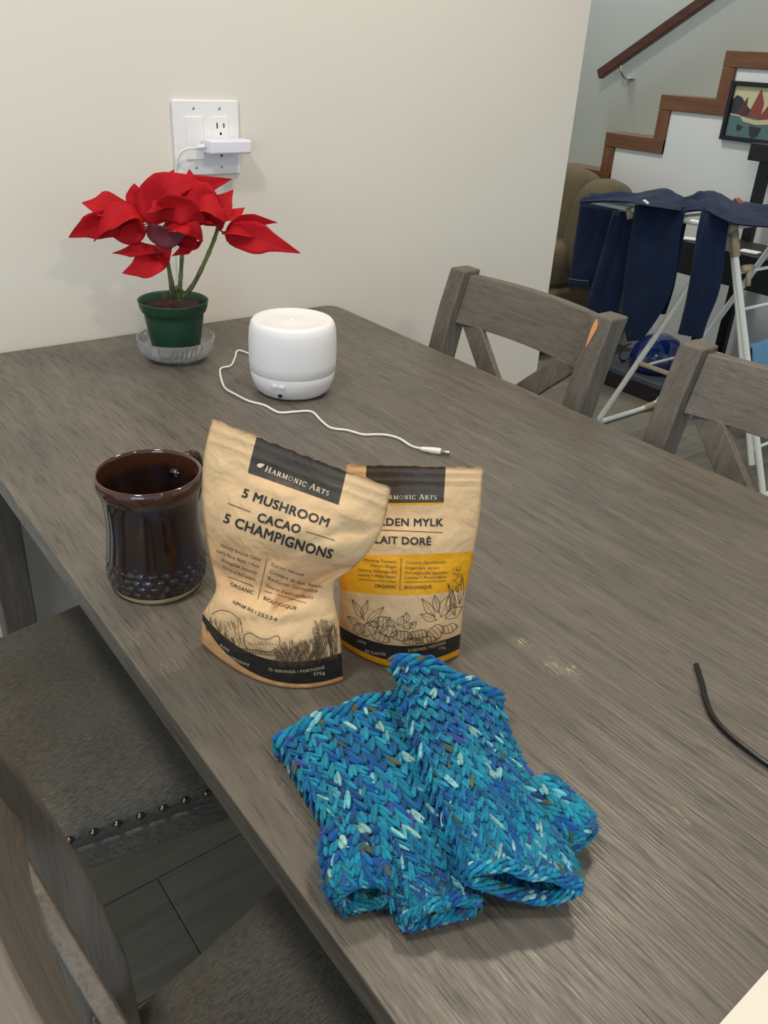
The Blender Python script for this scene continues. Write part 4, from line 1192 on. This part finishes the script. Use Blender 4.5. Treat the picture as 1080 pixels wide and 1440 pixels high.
def tubeknit(K, F, shell, ncol, nrow, cw_scale=1.0, rows=(0, 1), flip=1, roll=None, fz=18, fl=.0095):
    """F(th, t) -> point on a tube; th in turns, t in 0..1"""
    def fr(th, t):
        p = F(th, t); e = 1e-3
        S = (F(th + e, t) - F(th - e, t)); T = (F(th, min(1, t + e)) - F(th, max(0, t - e)))
        N = S.cross(T)
        N.normalize() if N.length > 1e-9 else None
        return p, S, T, N
    # outward sign
    c = sum((F(k / 8, .5) for k in range(8)), Vector()) / 8
    p, S, T, N = fr(.13, .5)
    sg = 1 if N.dot(p - c) > 0 else -1
    L = sum((F(.25, (i + 1) / 20) - F(.25, i / 20)).length for i in range(20))
    rh = L / nrow
    for j in range(nrow):
        t = .02 + .955 * (j + .5) / nrow
        for i in range(ncol):
            th = (i + .5) / ncol
            p, S, T, N = fr(th, t); N = N * sg
            cw = (S.length / 2e-3) / ncol * cw_scale
            K.stitch(p, S.normalized(), T.normalized(), N, cw, rh, flip)
            for q in range(fz): K.fuzz(p + S.normalized() * K.r.uniform(-.5, .5) * cw + N * .002, N, K.r.uniform(.4, 1.2) * fl)
    # base shell just under the stitches
    rr = []
    nsh = 40
    for j in range(25):
        t = j / 24
        row = []
        for i in range(nsh):
            p, S, T, N = fr(i / nsh, t); row.append(p - N * sg * 0.0010)
        rr.append(row)
    b = len(shell.g.v); shell.g.sweep(None, rr, caps=False)
    shell.c += [lin(4, 84, 132)] * (len(shell.g.v) - b)
    # rolled ends
    for (t, rad, n) in (roll or []):
        tor = []
        for i in range(n):
            th = (i + .5) / n
            p, S, T, N = fr(th, t); N = N * sg
            w = (S.length / 2e-3) / n; S = S.normalized(); T = T.normalized()
            tor.append([p + (N * math.cos(a) + T * math.sin(a)) * rad * .62 for a in [2 * PI * k / 10 for k in range(10)]])
            for k in range(6):
                a = 2 * PI * (k + .5 * (i % 2)) / 6
                o = N * math.cos(a) + T * math.sin(a); tg_ = T * math.cos(a) - N * math.sin(a)
                tt = (S + tg_ * .6 + Vector((K.r.uniform(-.12, .12),) * 3)).normalized()
                K.lobe(p + o * rad * .72, o * rad * .30, tt.cross(o).normalized() * rad * .36, tt * max(w * .85, rad * .8), None, 6, 6)
            for q in range(9): K.fuzz(p + N * rad * .8, N, K.r.uniform(.3, .8) * fl)
        b = len(shell.g.v); shell.g.sweep(None, tor, loop=True); shell.c += [lin(4, 96, 144)] * (len(shell.g.v) - b)

def mitt(name, label, left, right, lift, thick, ncol, nrow, thumb, seed, zfn=None):
    base = onz(*left[len(left) // 2], TZ)
    t = thing(name, label, 'mitten', (base.x, base.y, TZ), None)
    Lp = [onz(u, v, TZ + thick * .5 + lift) for u, v in left]; Rp = [onz(u, v, TZ + thick * .5 + lift) for u, v in right]
    def along(P, f):
        q = f * (len(P) - 1); i = min(int(q), len(P) - 2); x = q - i
        a = P[max(i - 1, 0)]; b = P[i]; c = P[i + 1]; d = P[min(i + 2, len(P) - 1)]
        return 0.5 * ((2 * b) + (c - a) * x + (2 * a - 5 * b + 4 * c - d) * x * x + (-a + 3 * b - 3 * c + d) * x ** 3)
    def F(th, f):
        a, b = along(Lp, f), along(Rp, f); m = (a + b) / 2; h = (b - a) / 2
        # flattened tube, nearly even spacing round it
        th = th % 1.0
        w = 1 - 4 * th if th <= .5 else 4 * th - 3
        x = .72 * w + .28 * math.sin(w * PI / 2)
        zz = max(0, 1 - abs(x) ** 3) ** .55 * (1 if th <= .5 else -1)
        sx = zz
        th_ = thick * (1 + .10 * math.sin(f * 7 + seed))
        hw = h * (1 - .005 / max(.02, h.length))
        p = m + hw * x + Vector((0, 0, zz * th_ * .5 * (1 - .25 * abs(x) ** 4)))
        if sx > 0: p.z += 0.0016 * math.sin(x * 9 + seed) + .0014 * noise.noise(Vector((x * 2, f * 5, seed)))
        if zfn: p.z += zfn(x, f)
        p.z = max(p.z, TZ + .0082 + lift * 0)
        return p
    K = Knit(seed); Sh = Knit(seed + 1)
    tubeknit(K, F, Sh, ncol, nrow, 1.0, roll=[(0.0, .0078, ncol * 2), (1.0, .0048, ncol * 2)])
    body = K.out('knit_body', t); Sh.out('knit_lining', t, False)
    # thumb tube
    KT = Knit(seed + 2); ST = Knit(seed + 3)
    pts, r0, r1 = thumb
    ctr = smoothpath([onz(u, v, TZ + z) for u, v, z in pts], 6)
    def G(th, f):
        q = f * (len(ctr) - 1); i = min(int(q), len(ctr) - 2); x = q - i
        c = ctr[i].lerp(ctr[i + 1], x)
        d = (ctr[min(i + 3, len(ctr) - 1)] - ctr[max(i - 3, 0)]).normalized()
        s_ = d.cross(Vector((0, 0, 1))).normalized(); u_ = s_.cross(d)
        r = (r0 + (r1 - r0) * f) * (1 - .22 * max(0, (f - .7) / .3) ** 2)
        p = c + s_ * (r * math.cos(2 * PI * th)) + u_ * (r * .82 * math.sin(2 * PI * th))
        p.z = max(p.z, TZ + .0082)
        return p
    tubeknit(KT, G, ST, 10, 7, 1.0, roll=[(1.0, .0042, 18)])
    KT.out('knit_thumb', t); ST.out('thumb_lining', t, False)
    return t
mitt('knitted_mitt', 'blue hand-knitted fingerless mitt lying underneath, nearer the table edge', 
     [(384, 1052), (404, 1090), (430, 1130), (455, 1172), (492, 1222), (535, 1268), (560, 1300)],
     [(568, 982), (606, 1020), (636, 1070), (655, 1120), (672, 1170), (680, 1225), (680, 1270)],
     0.0, 0.024, 20, 18, ([(500, 1175, .018), (503, 1205, .019), (507, 1238, .019), (511, 1258, .019)], .0235, .0205), 11)
mitt('knitted_mitt', 'blue hand-knitted fingerless mitt on top, overlapping the other, its thumb pointing right',
     [(546, 962), (554, 1008), (570, 1066), (590, 1120), (612, 1172), (630, 1215), (642, 1252)],
     [(708, 986), (724, 1035), (746, 1082), (774, 1128), (800, 1176), (816, 1215), (824, 1246)],
     0.012, 0.026, 20, 19, ([(750, 1122, .02), (774, 1142, .021), (798, 1162, .021), (815, 1180, .019)], .022, .0175), 23,
     zfn=lambda x, f: 0.020 * max(0, min(1, (.35 - x))) * (1 - .25 * f))
# ------------------------------------------------------------------ black cable end, sheet of paper
kb = [onz(u, v, TZ + .0032) for u, v in ((979, 935), (987, 960), (993, 985), (1003, 1008), (1022, 1030), (1050, 1053), (1085, 1078), (1140, 1112), (1230, 1160))]
c = obj('black_cable', Geo().tube(smoothpath(kb, 6), 0.0026, 10), M_black, smooth=True, org=kb[3])
tag(c, 'thin black cable lying on the table at the right edge of the photo', 'cable')
pa = onz(1080, 1362, TZ + .0004)
pg = Geo(); rows = []
for i in range(9):
    y = 0.0905 - 0.030 * i
    rows.append([(0.345 + 0.027 * k + 0.002 * i, y + 0.0008 * k, TZ + 0.0004 + 0.0006 * (i / 8) ** 2) for k in range(9)])
pg.sweep(None, rows, closed=False, caps=False)
pm = paint('cream_paper', lin(228, 220, 206), 0.7)
po = obj('sheet_of_paper', pg, pm, org=(0.45, 0, TZ))
sm = po.modifiers.new('thick', 'SOLIDIFY'); sm.thickness = 0.0003; sm.offset = 1
tag(po, 'blank cream sheet of paper at the bottom right corner of the photo', 'paper')
# ------------------------------------------------------------------ sailing picture on the half wall
pcx = XS - 0.016
F0 = (2.226, 1.215); zb_ = 0.995; yR = 1.93; yl = 2.222
pf = thing('framed_picture', 'black framed picture of red-sailed boats on the white stair wall', 'picture', (XS - 0.001, (yl + yR) / 2, zb_))
fw = 0.017
def pslab(y0, y1, z0, z1, x0, x1): return Geo().bb(x0, x1, min(y0, y1), max(y0, y1), z0, z1)
for a in ((yl, yl - fw, zb_, 1.217), (yR + fw, yR, zb_, 1.217), (yl - fw, yR + fw, zb_, zb_ + fw), (yl - fw, yR + fw, 1.217 - fw, 1.217)):
    obj('frame_side', pslab(*a, XS - 0.024, XS - 0.001), M_blackm, pf, bevel=0.002)
M_sky = paint('pic_pale_sky', lin(206, 200, 158), 0.4); M_sea = paint('pic_sea', lin(96, 132, 130), 0.4, 0, 60, .4)
M_sail = paint('pic_red_sail', lin(150, 74, 60), 0.4, 0, 60, .3); M_sail2 = paint('pic_dark_sail', lin(98, 58, 52), 0.4, 0, 60, .3); M_hull = paint('pic_pale_hull', lin(206, 194, 150), 0.4); M_trees = paint('pic_dark_trees', lin(58, 58, 60), 0.4, 0, 80, .4)
xp = XS - 0.010
y0i, y1i, z0i, z1i = yl - fw, yR + fw, zb_ + fw, 1.217 - fw
can = obj('canvas', pslab(y0i, y1i, z0i, z1i, xp, XS - .002), M_sky, pf)
def pp(pts, m, nm, lay):
    x = xp - 0.0004 * lay
    g = Geo(); n = len(pts)
    Wd = y0i - y1i; Hh = z1i - z0i
    Q = [(y0i - a * Wd, z0i + b * Hh) for a, b in pts]
    g.add([(x, a, b) for a, b in Q], [tuple(range(n))])
    obj(nm, g, m, can)
pp([(0, 0), (1, 0), (1, .42), (0, .42)], M_sea, 'painted_sea', 1)
pp([(0, .42), (0.0, .72), (.06, .82), (.16, .78), (.24, .66), (.36, .55), (.5, .47), (.5, .42)], M_trees, 'painted_trees', 2)
pp([(.10, .42), (.26, .80), (.30, .42)], M_sail2, 'painted_sail', 3)
pp([(.32, .42), (.46, .98), (.56, .70), (.55, .42)], M_sail, 'painted_sail', 4)
pp([(.52, .40), (.68, .75), (.86, .40)], M_sail, 'painted_sail', 5)
pp([(.80, .42), (.92, .9), (.99, .42)], M_sail2, 'painted_sail', 3)
pp([(.18, .42), (.50, .36), (.80, .42), (.72, .30), (.50, .27), (.28, .31)], M_hull, 'painted_hull', 6)
pp([(.02, .45), (.2, .43), (.2, .40), (.02, .42)], M_hull, 'painted_hull', 6)
pp([(.18, .26), (.30, .20), (.24, .10), (.18, .14)], M_trees, 'painted_reflection', 2)
pp([(.40, .24), (.62, .22), (.58, .04), (.48, .0), (.42, .08)], M_trees, 'painted_reflection', 2)

# ------------------------------------------------------------------ olive sofa
def puff(c, d, M=None, e=0.55, n=16, m=10, sag=0.0):
    """pillow: superellipsoid"""
    g = Geo(); rows = []
    sg = lambda a, p: math.copysign(abs(a) ** p, a)
    for i in range(m + 1):
        ph = -PI / 2 + PI * i / m; row = []
        for k in range(n):
            a = 2 * PI * k / n
            p = Vector((d[0] / 2 * sg(math.cos(ph), e) * sg(math.cos(a), e), d[1] / 2 * sg(math.cos(ph), e) * sg(math.sin(a), e), d[2] / 2 * sg(math.sin(ph), e)))
            if sag: p += Vector((1, 1, 1)) * sag * noise.noise(p * 6 + Vector(c))
            row.append((M @ p if M else p) + Vector(c))
        rows.append(row)
    return g.sweep(None, rows, caps=True)
sf = thing('sofa', 'olive brown upholstered sofa against the stair wall beyond the cream wall', 'sofa', (3.1, 2.95, 0))
RT = Matrix.Rotation(math.radians(12), 3, 'Y')
obj('back_cushion', puff((3.24, 2.86, 0.575), (0.26, 0.42, 0.50), RT, .5, sag=.02), M_sofa, sf, smooth=True, subd=1)
obj('back_cushion', puff((3.20, 2.56, 0.57), (0.28, 0.24, 0.46), RT, .62, sag=.02), M_sofa, sf, smooth=True, subd=1)
obj('back_cushion', puff((3.24, 3.32, 0.60), (0.26, 0.44, 0.50), RT, .5, sag=.02), M_sofa, sf, smooth=True, subd=1)
obj('seat_cushion', puff((2.98, 2.80, 0.42), (0.62, 0.46, 0.22), None, .45, sag=.02), M_sofa, sf, smooth=True, subd=1)
obj('seat_cushion', puff((2.98, 3.25, 0.42), (0.62, 0.46, 0.22), None, .45, sag=.02), M_sofa, sf, smooth=True, subd=1)
obj('sofa_base', Geo().bb(2.70, 3.36, 2.56, 3.5, 0.06, 0.33), M_sofa, sf, bevel=0.03, seg=3)
obj('back_frame', Geo().bb(3.30, 3.46, 2.47, 3.5, 0.06, 0.68), M_sofa, sf, bevel=0.04, seg=3)
for (x, y) in ((2.76, 2.62), (3.3, 2.62), (2.76, 3.44), (3.3, 3.44)):
    obj('foot', Geo().bb(x - .03, x + .03, y - .03, y + .03, 0.0, 0.062), M_blackm, sf)

# ------------------------------------------------------------------ folding drying rack
XA, XB = 2.55, 2.92; YR = 1.515; ZT = 0.812
YWG = 2.10
dr = thing('drying_rack', 'white tube folding drying rack with beige joints behind the grey chairs', 'drying rack', (XA, YR, 0))
def rod(p, q, r=.007, name='rod', m=None, n=10): return obj(name, Geo().tube([p, q], r, n), m or M_tube, dr, smooth=False)
for X in (XA, XB):
    rod((X, YR + .012, ZT - .01), (X, 1.87, .035), .0105, 'leg')
    rod((X, YR - .012, ZT - .01), (X, 1.16, .015), .0105, 'leg')
    rod((X + .004, YR - .014, ZT - .03), (X + .004, 1.23, 0.10), .0105, 'wing_side')
    rod((X, YR + .02, ZT), (X, YWG, ZT + .0), .009, 'wing_side')
    rod((X, 1.742, 0.30), (X, 1.30, 0.30), .0085, 'spreader', M_tan)
    g = Geo().tube([(X, YR - .004, ZT + .018), (X, YR - .004, ZT - .01)], .019, 12); g.tube([(X, YR + .008, ZT), (X, YR + .03, ZT - .075)], .0145, 10); g.tube([(X, YR - .013, ZT), (X, YR - .042, ZT - .075)], .0145, 10)
    obj('hinge_joint', g, M_tan, dr, smooth=True)
rod((XA, YR, ZT + .01), (XB, YR, ZT + .01), .0095, 'ridge_tube')
for y in (1.62, 1.74, 1.86, 1.98, 2.095):
    rod((XA, y, ZT), (XB, y, ZT), .0048, 'rod', None, 8)
for f in (0.14, 0.30, 0.47, 0.64, 0.80, 0.93):
    y = YR - .014 + (1.23 - YR + .014) * f; z = ZT - .03 + (0.10 - ZT + .03) * f
    rod((XA, y, z), (XB, y, z), .0055, 'rod', None, 8)
g = Geo().tube([(XA + .03, 1.455, .70), (XA + .075, 1.452, .70)], .012, 10); g.tube([(XA + .06, 1.452, .70), (XA + .058, 1.44, .645)], .009, 8)
obj('wing_catch', g, M_tan, dr, smooth=True)
for (y, z) in ((1.70, .31), (1.58, .30), (1.46, .30), (1.34, .305)):
    rod((XA, y, z), (XB, y, z), .0048, 'rod', None, 8)
# floor bars that tie the two ends together
g = smoothpath([(XA, 1.87, .035), (XA + .02, 1.876, .016), (XA + .10, 1.882, .0115), (XA + .28, 1.884, .0115), (XB, 1.872, .03)], 5)
obj('floor_bar', Geo().tube(g, .010, 10), M_tube, dr, smooth=True)
obj('bar_joint', Geo().tube([(XA + .30, 1.882, .014), (XB - .005, 1.874, .024)], .0125, 12), M_tan, dr)
rod((XA, 1.16, .0125), (XB, 1.16, .0125), .0105, 'floor_bar')
obj('rail_joint', Geo().tube([(XA - .001, 1.915, ZT + .004), (XA - .001, 1.90, ZT - .03)], .014, 10), M_tan, dr, smooth=True)

# ------------------------------------------------------------------ jeans over the rack, light blue cloth
def drape(name, rows, parent, m, thick=.016, seed=0, fold=.007, nu=14, sub_=4, mode='x'):
    """rows: (left px, right px, depth) down the cloth; depth is the world x (or z for the lying part)"""
    P = []
    for (l, r, d) in rows:
        f = (lambda q: onx(q[0], q[1], d)) if mode == 'x' else (lambda q: onz(q[0], q[1], d))
        P.append((f(l), f(r)))
    L = smoothpath([p[0] for p in P], sub_); R = smoothpath([p[1] for p in P], sub_)
    g = Geo(); secs = []; n = len(L)
    for i in range(n):
        f = i / (n - 1); a, b = L[i], R[i]
        front = []; back = []
        nrm = Vector((-1, 0, 0)) if mode == 'x' else Vector((0, 0, 1))
        for k in range(nu + 1):
            u = k / nu; p = a.lerp(b, u)
            sh = max(0, 1 - (2 * u - 1) ** 2) ** .5
            w = fold * (noise.noise(Vector((u * 3.2 + seed, f * (2.2 if mode == 'x' else 6), seed))) + .4 * noise.noise(Vector((u * 8, f * 5 + seed, 2))))
            front.append(p + nrm * (thick * .5 * sh + w * sh)); back.append(p - nrm * (thick * .5 * sh))
        secs.append(front + back[::-1])
    g.sweep(None, secs)
    return obj(name, g, m, parent, smooth=True)
ja = thing('jeans', 'dark blue jeans over the rack end by the sofa, small white tag on top', 'jeans', (2.6, 1.95, ZT))
drape('leg', [((816, 284), (872, 292), 2.66), ((810, 325), (860, 330), 2.67), ((804, 365), (852, 372), 2.67), ((799, 400), (828, 403), 2.67)], ja, M_denim, .022, 1)
drape('leg', [((862, 296), (900, 300), 2.62), ((850, 340), (892, 350), 2.63), ((836, 390), (878, 400), 2.63), ((822, 436), (868, 446), 2.63), ((812, 470), (858, 480), 2.63)], ja, M_denim, .022, 2)
drape('waist', [((815, 284), (834, 278), ZT + .016), ((842, 282), (874, 276), ZT + .024), ((880, 283), (908, 273), ZT + .036), ((905, 288), (922, 270), ZT + .05), ((930, 292), (944, 271), ZT + .05), ((950, 295), (955, 275), ZT + .045), ((962, 296), (961, 285), ZT + .03)], ja, M_denim, .024, 3, .022, mode='z')
M_stitch = paint('tan_stitching', lin(120, 104, 80), .8)
hm_ = drape('hem', [((799.5, 391), (828, 394), 2.655), ((798.5, 401), (828, 404), 2.655)], ja, M_denim, .026, 1, .004)
g = Geo().tube([onx(800, 392, 2.64), onx(814, 394.5, 2.638), onx(827, 395, 2.64)], .0012, 5)
obj('stitching', g, M_stitch, hm_)
tg = onz(910, 285, ZT + .056)
o = obj('care_tag', Geo().box(tg, (.012, .03, .003), Matrix.Rotation(.4, 3, 'X')), M_white, ja); o['label'] = 'small white tag'
jb = thing('jeans', 'dark blue jeans over the rack, two legs hanging in front of its white rail', 'jeans', (2.5, 1.75, ZT))
drape('leg', [((893, 288), (966, 290), 2.528), ((888, 320), (957, 330), 2.505), ((881, 365), (951, 380), 2.50), ((876, 410), (940, 420), 2.50), ((875, 448), (922, 452), 2.50), ((882, 480), (903, 478), 2.50)], jb, M_denim, .028, 4, .020)
drape('leg', [((988, 290), (1026, 308), 2.525), ((980, 325), (1021, 340), 2.505), ((975, 360), (1018, 375), 2.50), ((967, 410), (1010, 415), 2.50), ((958, 450), (995, 452), 2.50), ((953, 469), (988, 476), 2.50)], jb, M_denim, .028, 5, .020)
drape('leg_fold', [((930, 306), (966, 312), 2.60), ((938, 350), (956, 360), 2.60), ((930, 400), (948, 405), 2.60), ((918, 440), (936, 442), 2.60)], jb, M_denim, .014, 6)
drape('waist', [((950, 299), (960, 288), ZT + .03), ((974, 295), (980, 279), ZT + .036), ((994, 296), (998, 272), ZT + .05), ((1010, 304), (1014, 273), ZT + .055), ((1034, 314), (1040, 286), ZT + .040), ((1075, 318), (1080, 290), ZT + .036), ((1130, 318), (1120, 292), ZT + .03)], jb, M_denim, .034, 7, .028, mode='z')
lt = onz(1040, 284, ZT + .062)
o = obj('leather_patch', Geo().box(lt, (.03, .035, .008), Matrix.Rotation(.5, 3, 'X')), paint('red_brown_leather', lin(140, 70, 50), .6), jb, bevel=.002); o['label'] = 'red-brown patch'
lc = thing('cloth', 'light blue cloth hanging low on the right side of the drying rack', 'cloth', (2.6, 1.33, .4))
def yz(f): return YR - .014 + (1.23 - YR + .014) * f, ZT - .03 + (0.10 - ZT + .03) * f
g = Geo(); y1, z1 = yz(.47); secs = []
pth = [(y1 + .03, z1 - .16), (y1 + .022, z1 - .05), (y1 + .010, z1 + .006), (y1 - .004, z1 + .012), (y1 - .016, z1 + .002), (y1 - .04, z1 - .10), (y1 - .075, z1 - .22)]
for k in range(13):
    x = XA + .045 + .30 * k / 12 
    q = []
    for i, (a, b) in enumerate(pth): q.append((x + .01 * math.sin(i * 1.3), a + .006 * math.sin(k * 1.1 + i), b - (.0 if 0 < i < 6 else .008 * math.sin(k * .7))))
    secs.append(q)
g.sweep(None, secs, closed=False, caps=False)
co = obj('cloth_sheet', g, M_ltblue, lc, smooth=True); s_ = co.modifiers.new('thick', 'SOLIDIFY'); s_.thickness = .004

# ------------------------------------------------------------------ dark things behind the rack
X3 = 3.08
cs = thing('console', 'long black low console behind the drying rack, white papers lying on it', 'console', (X3, 1.7, 0))
obj('console_body', Geo().bb(X3, X3 + .26, 1.25, 2.04, 0.515, 0.645), M_blackm, cs, bevel=.006)
for y in (1.34, 2.0):
    obj('console_leg', Geo().bb(X3 + .205, X3 + .25, y - .012, y + .012, 0.0, 0.515), M_blackm, cs, bevel=.003)
for y in (1.34, 2.0):
    obj('console_foot', Geo().bb(X3 + .195, X3 + .26, y - .022, y + .022, 0.0, 0.03), M_blackm, cs, bevel=.003)
mp = paint('white_paper', lin(226, 224, 220), .7)
for i, (u, v, lab) in enumerate(((972, 326, 'white paper on the black console, seen between the two pairs of jeans'), (1050, 338, 'white paper on the black console, right of the beige rack hinge'))):
    p = onx(u, v, X3 + .02)
    pg = Geo().box((0, 0, 0), ((.06, .06)[i], (.09, .07)[i], .004), Matrix.Rotation(.5 - i * .3, 3, 'Z'))
    q = Vector((X3 + .045, p.y - .01, .6485))
    pg.v = [a + q for a in pg.v]
    o = obj('paper_sheet', pg, mp, org=q); tag(o, lab, 'paper')
st = thing('black_stand', 'black upright stand with a flat boxy head in front of the stair wall', 'stand', (3.42, 1.93, 0))
h0 = onx(1050, 225, 3.37)
obj('head', Geo().bb(3.37, 3.485, 1.70, h0.y, h0.z, h0.z + .066), M_blackm, st, bevel=.004)
pt_ = onx(1072, 262, 3.43)
obj('post', Geo().bar((3.43, pt_.y, 0.02), (3.43, pt_.y + .01, h0.z + .005), .045, .03, (0, 1, 0)), M_blackm, st, bevel=.003)
obj('foot_plate', Geo().bb(3.37, 3.49, pt_.y - .12, pt_.y + .1, 0, .025), M_blackm, st, bevel=.004)
# low dark box with a glossy blue helmet on it
bx = thing('low_box', 'low dark box with a grey edge on the floor under the drying rack', 'box', (3.10, 2.06, 0))
obj('box_body', Geo().bb(2.955, 3.25, 1.90, 2.24, 0.0, 0.09), paint('dark_maroon', lin(38, 18, 18), .5), bx, bevel=.004)
obj('box_rim', Geo().bb(2.94, 3.265, 1.885, 2.255, 0.07, 0.094), paint('slate_grey', lin(74, 80, 90), .5), bx, bevel=.004)
hc = Vector((3.10, 2.04, 0.096))
hm = thing('helmet', 'glossy dark blue rounded helmet with a black strap, on the low dark box', 'helmet', hc)
prof = [(0.0, .15), (.04, .147), (.078, .128), (.105, .092), (.116, .05), (.112, .012), (.104, .0005), (.098, .006), (.1, .05), (.0, .12)]
mh = NT('glossy_blue_shell', lin(16, 40, 100), .15); mh.b.inputs['Coat Weight'].default_value = .6
obj('shell', Geo().lathe(prof, hc, 40, lambda i, a: 1 + .10 * math.cos(2 * a)), mh.m, hm, smooth=True)
sp_ = smoothpath([hc + Vector(p) for p in ((-.06, .10, .09), (-.075, .125, .07), (-.08, .135, .03), (-.06, .13, .003), (-.03, .115, .02))], 5)
obj('strap', Geo().tube(sp_, .006, 8, flat=.4), M_black, hm, smooth=True)
